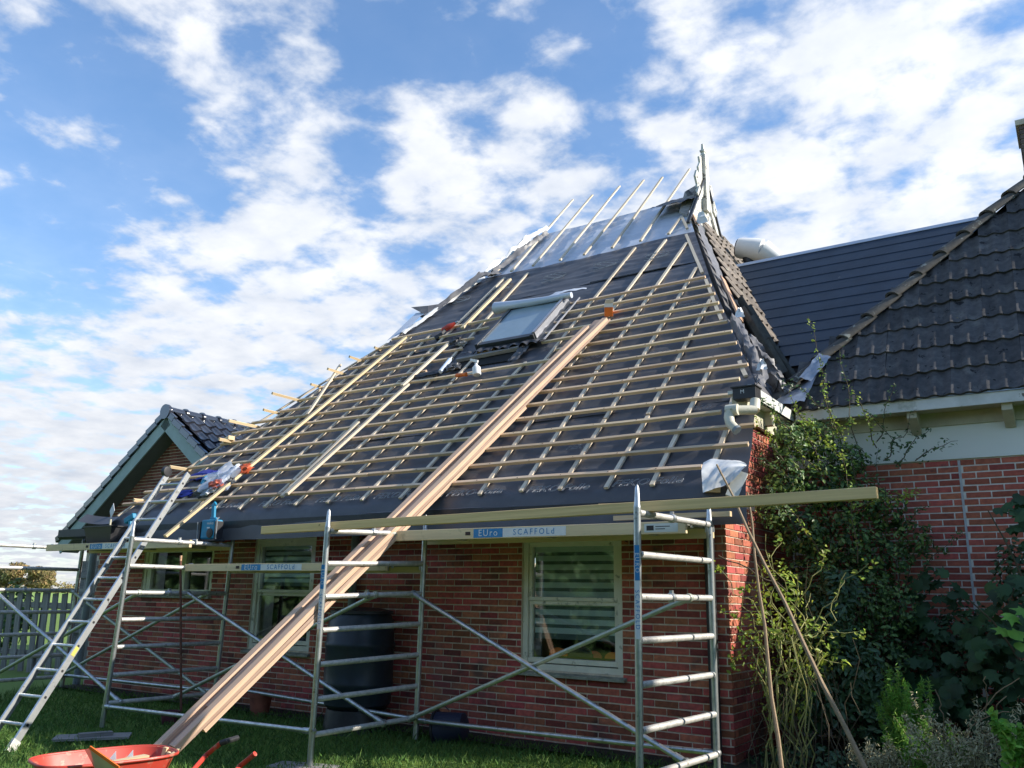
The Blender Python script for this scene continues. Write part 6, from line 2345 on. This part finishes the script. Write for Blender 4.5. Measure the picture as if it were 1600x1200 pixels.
for nm, q in LP.items():
    q = np.array(q)
    leaf_mesh('foliage', q, np.tile([0.2, -0.6, 0.7], (len(q), 1)), 0.036, MATS[nm], sh, aspect=0.5, droop=-0.2)

# twisting yellow green kiwi-like stems in front of the corner
tw_ = thing('twisted_rose', (0.55, 0.1, 0.2), 'tangle of twisting yellow green stems with few lime leaves by the poles', 'shrub')
bb = MB()
LQ = []
base = Vector((0.482, -0.1, 0.469))
base.z = 0.2
ends = [(0.009, -0.3, 1.747), (0.021, -0.2, 1.366), (0.165, -0.2, 1.571), (0.365, -0.1, 1.974), (0.475, -0.1, 1.957), (0.584, -0.1, 1.727), (0.826, 0.0, 1.84), (0.982, 0.0, 1.705), (1.122, 0.0, 1.787), (0.86, 0.0, 1.41),
        (1.038, 0.0, 1.248), (0.307, -0.2, 1.775), (0.198, -0.2, 1.173), (0.654, 0.0, 1.504), (0.11, -0.2, 0.972), (0.743, 0.0, 1.14), (0.49, -0.2, 1.184), (0.348, -0.1, 1.374), (0.902, 0.0, 1.005), (0.677, -0.1, 0.857)]
mids = [(0.455, -0.2, 1.183), (0.588, -0.15, 1.163), (0.322, -0.2, 1.08), (0.665, -0.1, 1.045)]
for i, e in enumerate(ends):
    md = Vector(mids[i % 4]) + Vector((random.gauss(0, 0.05), random.gauss(0, 0.05), random.gauss(0, 0.06)))
    s_ = base + Vector((random.uniform(-0.2, 0.15), random.uniform(-0.1, 0.1), 0))
    pts = curve_pts(s_, md, 0.02, 7, 0.12, i * 1.7)[:-1] + curve_pts(md, e, 0.05 * (-1) ** i, 12, 0.10, i * 4.1)
    pts = [p_ + Vector((noise.noise(Vector((j * 0.7, i, 0))), noise.noise(Vector((j * 0.7, i, 4))), 0)) * 0.05 for j, p_ in enumerate(pts)]
    n_ = len(pts)
    bb.tube(pts, [0.0058 * (1 - 0.5 * j / (n_ - 1)) for j in range(n_)], 6)
    if i % 2 == 0 or i < 3:
        for k in range(12):
            LQ.append(tuple(pts[-1 - k % 2] + Vector((random.gauss(0, 0.025), random.gauss(0, 0.02), random.gauss(0, 0.022)))))
    for k in range(3):
        LQ.append(tuple(pts[random.randrange(7, n_)] + Vector((random.gauss(0, 0.02), 0, random.gauss(0, 0.02)))))
bb.obj('stem', stem_y, tw_, smooth=True)
LQ = np.array(LQ)
leaf_mesh('foliage', LQ, np.tile([0.3, -0.5, 0.8], (len(LQ), 1)), 0.042, leaf_y, tw_, aspect=0.62)

# thin bare brown shoots rising behind the scaffold corner
br_ = thing('bare_shoots', (0.25, 0.1, 0.2), 'thin bare brown shoots beside the brick corner at the foot of the right scaffold frame', 'shrub')
bb = MB()
for i in range(26):
    u0 = random.uniform(0.02, 0.75)
    a = Vector((0.15 + u0, random.uniform(-0.25, 0.4), 0.2))
    e = a + Vector((random.uniform(-0.25, 0.15), random.uniform(-0.1, 0.1), random.uniform(0.5, 1.25)))
    pts = curve_pts(a, e, 0.0, 8, 0.09, i * 5.3)
    bb.tube(pts, [0.0045 * (1 - 0.6 * j / 7) for j in range(8)], 4)
bb.tube(curve_pts((0.552, -0.2, 1.55), (0.071, -0.4, 1.829), 0.02, 8, 0.03, 3), 0.0055, 5)
bb.obj('stem', bark, br_, smooth=True)


# fig with large lobed leaves at the right
def lobed(c, nrm, size, rot):
    nrm = Vector(nrm).normalized()
    t_ = nrm.orthogonal().normalized()
    t_ = Matrix.Rotation(rot, 3, nrm) @ t_
    s_ = nrm.cross(t_)
    out = [(0.0, -0.5), (0.22, -0.42), (0.46, -0.15), (0.30, 0.0), (0.50, 0.28), (0.22, 0.22), (0.12, 0.30), (0.0, 0.62), (-0.12, 0.30), (-0.22, 0.22), (-0.50, 0.28), (-0.30, 0.0), (-0.46, -0.15), (-0.22, -0.42)]
    c = Vector(c)
    vs = [c - nrm * 0.0] + [c + s_ * a * size + t_ * b_ * size - nrm * (a * a + b_ * b_) * size * 0.35 for a, b_ in out]
    n_ = len(out)
    return vs, [(0, 1 + i, 1 + (i + 1) % n_) for i in range(n_)]


shrub('understorey_bush', 'dark small leaved bush low behind the large lobed leaves', 'shrub', (1.9, 1.6, 0.2), [bl((1.2, 1.7, 1.099), 0.30, 0.30, 1, 0.14), bl((1.573, 1.7, 1.17), 0.30, 0.34, 1, 0.14), bl((1.29, 1.5, 0.626), 0.36, 0.25, 1, 0.2), bl((1.845, 1.5, 0.771), 0.36, 0.30, 1, 0.2), bl((2.031, 1.7, 1.73), 0.2, 0.3, 0.6, 0.14)], 2600, 0.06, leaf_b, 12, 0.008)
fig = thing('fig_bush', (2.6, 1.0, 0.2), 'bush with large lobed leaves at the right edge in front of the annex wall', 'shrub')
bb = MB()
for i in range(9):
    a = Vector((2.5 + random.uniform(-0.25, 0.25), 1.1, 0.2))
    e = Vector((random.uniform(1.7, 2.9), random.uniform(0.5, 1.6), random.uniform(1.0, 2.4)))
    bb.tube(curve_pts(a, e, 0.1, 8, 0.08, i * 2.2), [0.018 * (1 - 0.7 * j / 7) for j in range(8)], 6)
bb.obj('stem', bark, fig, smooth=True)
FB = [bl((2.017, 1.0, 1.408), 0.24, 0.36, 65, 0.3), bl((1.757, 1.3, 1.138), 0.28, 0.30, 50, 0.25), bl((1.959, 0.9, 1.016), 0.34, 0.36, 75, 0.3), bl((1.368, 1.6, 1.612), 0.28, 0.26, 26, 0.15),
      bl((1.283, 1.5, 1.11), 0.36, 0.34, 44, 0.2), bl((1.641, 1.1, 0.738), 0.45, 0.30, 60, 0.3), bl((1.218, 1.3, 0.638), 0.40, 0.28, 36, 0.25), bl((2.153, 1.2, 2.135), 0.12, 0.18, 16, 0.1)]
count = 0
for (cx_, cy_, cz_, rx, ry, rz, q) in FB:
    for k in range(q):
        d = Vector((random.gauss(0, 1), random.gauss(0, 1), random.gauss(0, 1))).normalized() * random.uniform(0.5, 1.05)
        c = Vector((cx_ + d.x * rx, cy_ + d.y * ry, cz_ + d.z * rz))
        vs, fs = lobed((0, 0, 0), (d.x * 0.5 + random.gauss(0, .3), -0.8 + d.y * 0.4, 0.75 + random.gauss(0, .3)), random.uniform(0.07, 0.17), random.uniform(0, 6.28))
        b = MB()
        if count < 290:
            b.add(vs, fs)
            o = bpy.data.objects.new('leaf', b.mesh('leaf', leaf_f, smooth=True))
            link(o, fig, Matrix.Translation(c))
        else:
            if 'rest' not in dir():
                rest = MB()
            rest.add([c + Vector(v) for v in vs], fs)
        count += 1
o = rest.obj('leaf_mass', leaf_f, fig, smooth=True)
o['kind'] = 'stuff'
# a lit branch of the same kind reaching into the picture above
fg2 = thing('fig_branch', (2.9, 0.6, 1.8), 'sunlit branch of large lobed leaves poking in from the right edge above the bush', 'branch')
bb = MB()
bb.tube([(2.323, 1.2, 2.025), (2.158, 1.2, 2.177), (2.027, 1.2, 2.273)], [0.012, 0.009, 0.005], 6)
bb.obj('stem', bark, fg2)
for (uq, sz_, m_) in (((2.054, 1.2, 2.299), 0.15, leaf_f), ((2.167, 1.2, 2.348), 0.17, leaf_f), ((2.118, 1.2, 2.243), 0.14, leaf_f), ((1.992, 1.2, 2.258), 0.12, leaf_f)):
    vs, fs = lobed((0, 0, 0), (random.gauss(0, .3), -0.7, 0.7), sz_, random.uniform(0, 6))
    b = MB()
    b.add(vs, fs)
    o = bpy.data.objects.new('leaf', b.mesh('leaf', m_, smooth=True))
    link(o, fg2, Matrix.Translation(uq))
for (uq, sz_) in (((2.026, 0.5, 1.388), 0.15), ((2.107, 0.5, 1.437), 0.15), ((1.953, 0.5, 1.292), 0.13), ((2.056, 0.5, 1.272), 0.15), ((2.088, 0.5, 1.181), 0.14)):  # brighter leaf material puts sunlight into the colour of these fig leaves
    vs, fs = lobed((0, 0, 0), (0.4, -0.6, 0.9), sz_, random.uniform(0, 6))
    b = MB()
    b.add(vs, fs)
    o = bpy.data.objects.new('leaf', b.mesh('leaf', leaf_l, smooth=True))
    link(o, fig, Matrix.Translation(uq))

# feathery green plant and dry seed heads in the lower right
def feathery(name, label, cat, base, h, spread, n_, size, m_, stem_m, ns=10, aspect=0.12):
    t = thing(name, base, label, cat)
    bb = MB()
    pts_ = []
    for i in range(ns):
        e = Vector(base) + Vector((random.gauss(0, spread), random.gauss(0, spread * 0.7), h * random.uniform(0.6, 1.05)))
        pts = curve_pts(base, e, 0.02, 8, 0.06, i * 3.3)
        bb.tube(pts, [0.005 * (1 - 0.7 * j / 7) for j in range(8)], 4)
        for k in range(n_ // ns):
            tt = random.uniform(0.3, 1.0) * 6.999
            j = int(tt)
            w_k = spread * 0.35 * (1.15 - tt / 7)
            q = pts[j].lerp(pts[j + 1], tt - j) + Vector((random.gauss(0, w_k), random.gauss(0, w_k), random.gauss(0, 0.03)))
            pts_.append(tuple(q))
    bb.obj('stem', stem_m, t, smooth=True)
    pts_ = np.array(pts_)
    leaf_mesh('foliage', pts_, np.tile([0, -0.5, 0.5], (len(pts_), 1)), size, m_, t, aspect=aspect, droop=-0.8)
    return t


feathery('feathery_plant', 'bright feathery green plant low in front of the annex wall', 'plant', (1.297, 0.07, 0.2), 0.80, 0.11, 4200, 0.050, leaf_l, stem_y, 16)
feathery('feathery_plant', 'shorter feathery green plant right of the taller one', 'plant', (1.545, -0.375, 0.2), 0.55, 0.15, 2400, 0.045, leaf_l, stem_y, 14)
feathery('dry_grass_clump', 'clump of pale dry seed heads at the bottom right', 'plant', (1.748, -0.489, 0.2), 0.62, 0.20, 4200, 0.030, seed_m, bark, 22, aspect=0.25)
feathery('dry_grass_clump', 'smaller pale dry clump at the bottom edge left of the bright feathery plant', 'plant', (1.207, -0.397, 0.2), 0.35, 0.16, 2200, 0.028, seed_m, bark, 16, aspect=0.25)
feathery('green_sprig', 'light green leafy sprig at the bottom right corner', 'plant', (2.091, -1.0, 0.498), 0.34, 0.10, 500, 0.055, leaf_l, stem_y, 8, aspect=0.5)
tg = thing('dead_twigs', (1.6, 0.4, 0.474), 'bare tan twigs crossing in front of the dark annex wall at the lower right', 'twigs')
bb = MB()
for (a, c) in (((1.663, 0.4, 0.592), (2.044, 0.3, 0.973)), ((1.642, 0.4, 0.545), (1.953, 0.3, 0.729)), ((1.772, 0.4, 0.491), (1.948, 0.3, 0.834)), ((1.799, 0.4, 0.671), (1.829, 0.3, 0.96)), ((1.513, 0.4, 0.465), (1.482, 0.3, 0.837)), ((1.725, 0.4, 0.442), (1.844, 0.3, 0.467))):
    bb.tube(curve_pts(a, c, 0.03, 8, 0.03, random.random() * 20), 0.004, 5)
bb.obj('twig', cane, tg, smooth=True)

P_, N_ = blob_points([(11.0, 1.6, 4.6, 1.8, 1.7, 3.2, 2), (12, -2.5, 5.0, 2.4, 2.6, 4.2, 2)], 16000)
o = leaf_mesh('neighbour_trees', P_, N_, 0.30, field_leaf, None, aspect=0.7)
tag(o, 'tall leafy garden trees right of the annex that shade the lawn', None, kind='stuff')

# low weeds under the fig
P_, N_ = blob_points([(1.6, 1.3, 0.30, 0.8, 0.5, 0.18, 1), (2.5, 0.6, 0.28, 0.6, 0.6, 0.16, 1), (0.6, 0.2, 0.25, 0.5, 0.3, 0.12, 0.6)], 2600)
P_[:, 2] = np.maximum(P_[:, 2], 0.16)
o = leaf_mesh('ground_cover', P_, N_, 0.05, leaf_b, None)
tag(o, 'dark low ground cover under the shrubs', None, kind='stuff')

# far trees left
def far_tree(x, y, h, w, label, seed, m_=autumn):
    t = thing('far_tree', (x, y, 0.05), label, 'tree', 'trees on the horizon at the left')
    b = MB()
    for q in range(4):
        b.tube([(x, y, 0), (x + random.uniform(-.1, .1) * w, y, h * 0.35), (x + random.uniform(-.35, .35) * w, y, h * 0.7)], [0.35, 0.25, 0.08], 6)
    b.obj('trunk', bark, t)
    bl = []
    for k in range(9):
        bl.append((x + random.uniform(-0.32, 0.32) * w, y + random.uniform(-1, 1), h * random.uniform(0.35, 0.80), w * random.uniform(0.14, 0.24), w * 0.2, h * random.uniform(0.13, 0.22), 1))
    P_, N_ = blob_points(bl, 7000)
    leaf_mesh('crown', P_, N_, 0.70, m_, t, aspect=0.7)


far_tree(-270, 130, 9.0, 14, 'rounded autumn tree on the horizon, left of the pair', 1)
far_tree(-254.5, 131, 8.0, 12, 'rounded autumn tree on the horizon, right of the pair beside the shed corner', 2)
far_tree(-284, 128, 6.0, 12, 'lower paler tree at the far left of the horizon group', 3)
P_, N_ = blob_points([(-330 + k * 12 + random.uniform(-4, 4), 150 + random.uniform(-6, 6), 1.3, 11, 3, 1.8 + random.random(), 1) for k in range(16)], 9000)
o = leaf_mesh('far_hedge', P_, N_, 0.7, autumn, None, aspect=0.7)
tag(o, 'low hazy hedge line along the horizon', None, kind='stuff')
# small dark shrub sprigs by the gable wall
shrub('hedge_plant', 'small dark leafed bush sticking up behind the fence against the sky', 'shrub', (-16.2, 2.4, 0.1),
      [(-16.05, 2.4, 0.95, 0.50, 0.3, 0.62, 1)], 420, 0.13, leaf_d, 8, 0.012)

# trees of the garden behind the viewer: what the window panes mirror
P_, N_ = blob_points([(-64 + k * 2.6 + random.uniform(-.6, .6), -15 + random.uniform(-1.5, 1.5), 1.9 + random.uniform(-0.5, 0.8), 2.2, 1.8, 2.3 + random.uniform(-0.5, 1.0), 1) for k in range(33)], 80000)
o = leaf_mesh('garden_trees', P_, N_, 0.42, field_leaf, None, aspect=0.7)
tag(o, 'dark green garden trees mirrored in the window panes', None, kind='stuff')
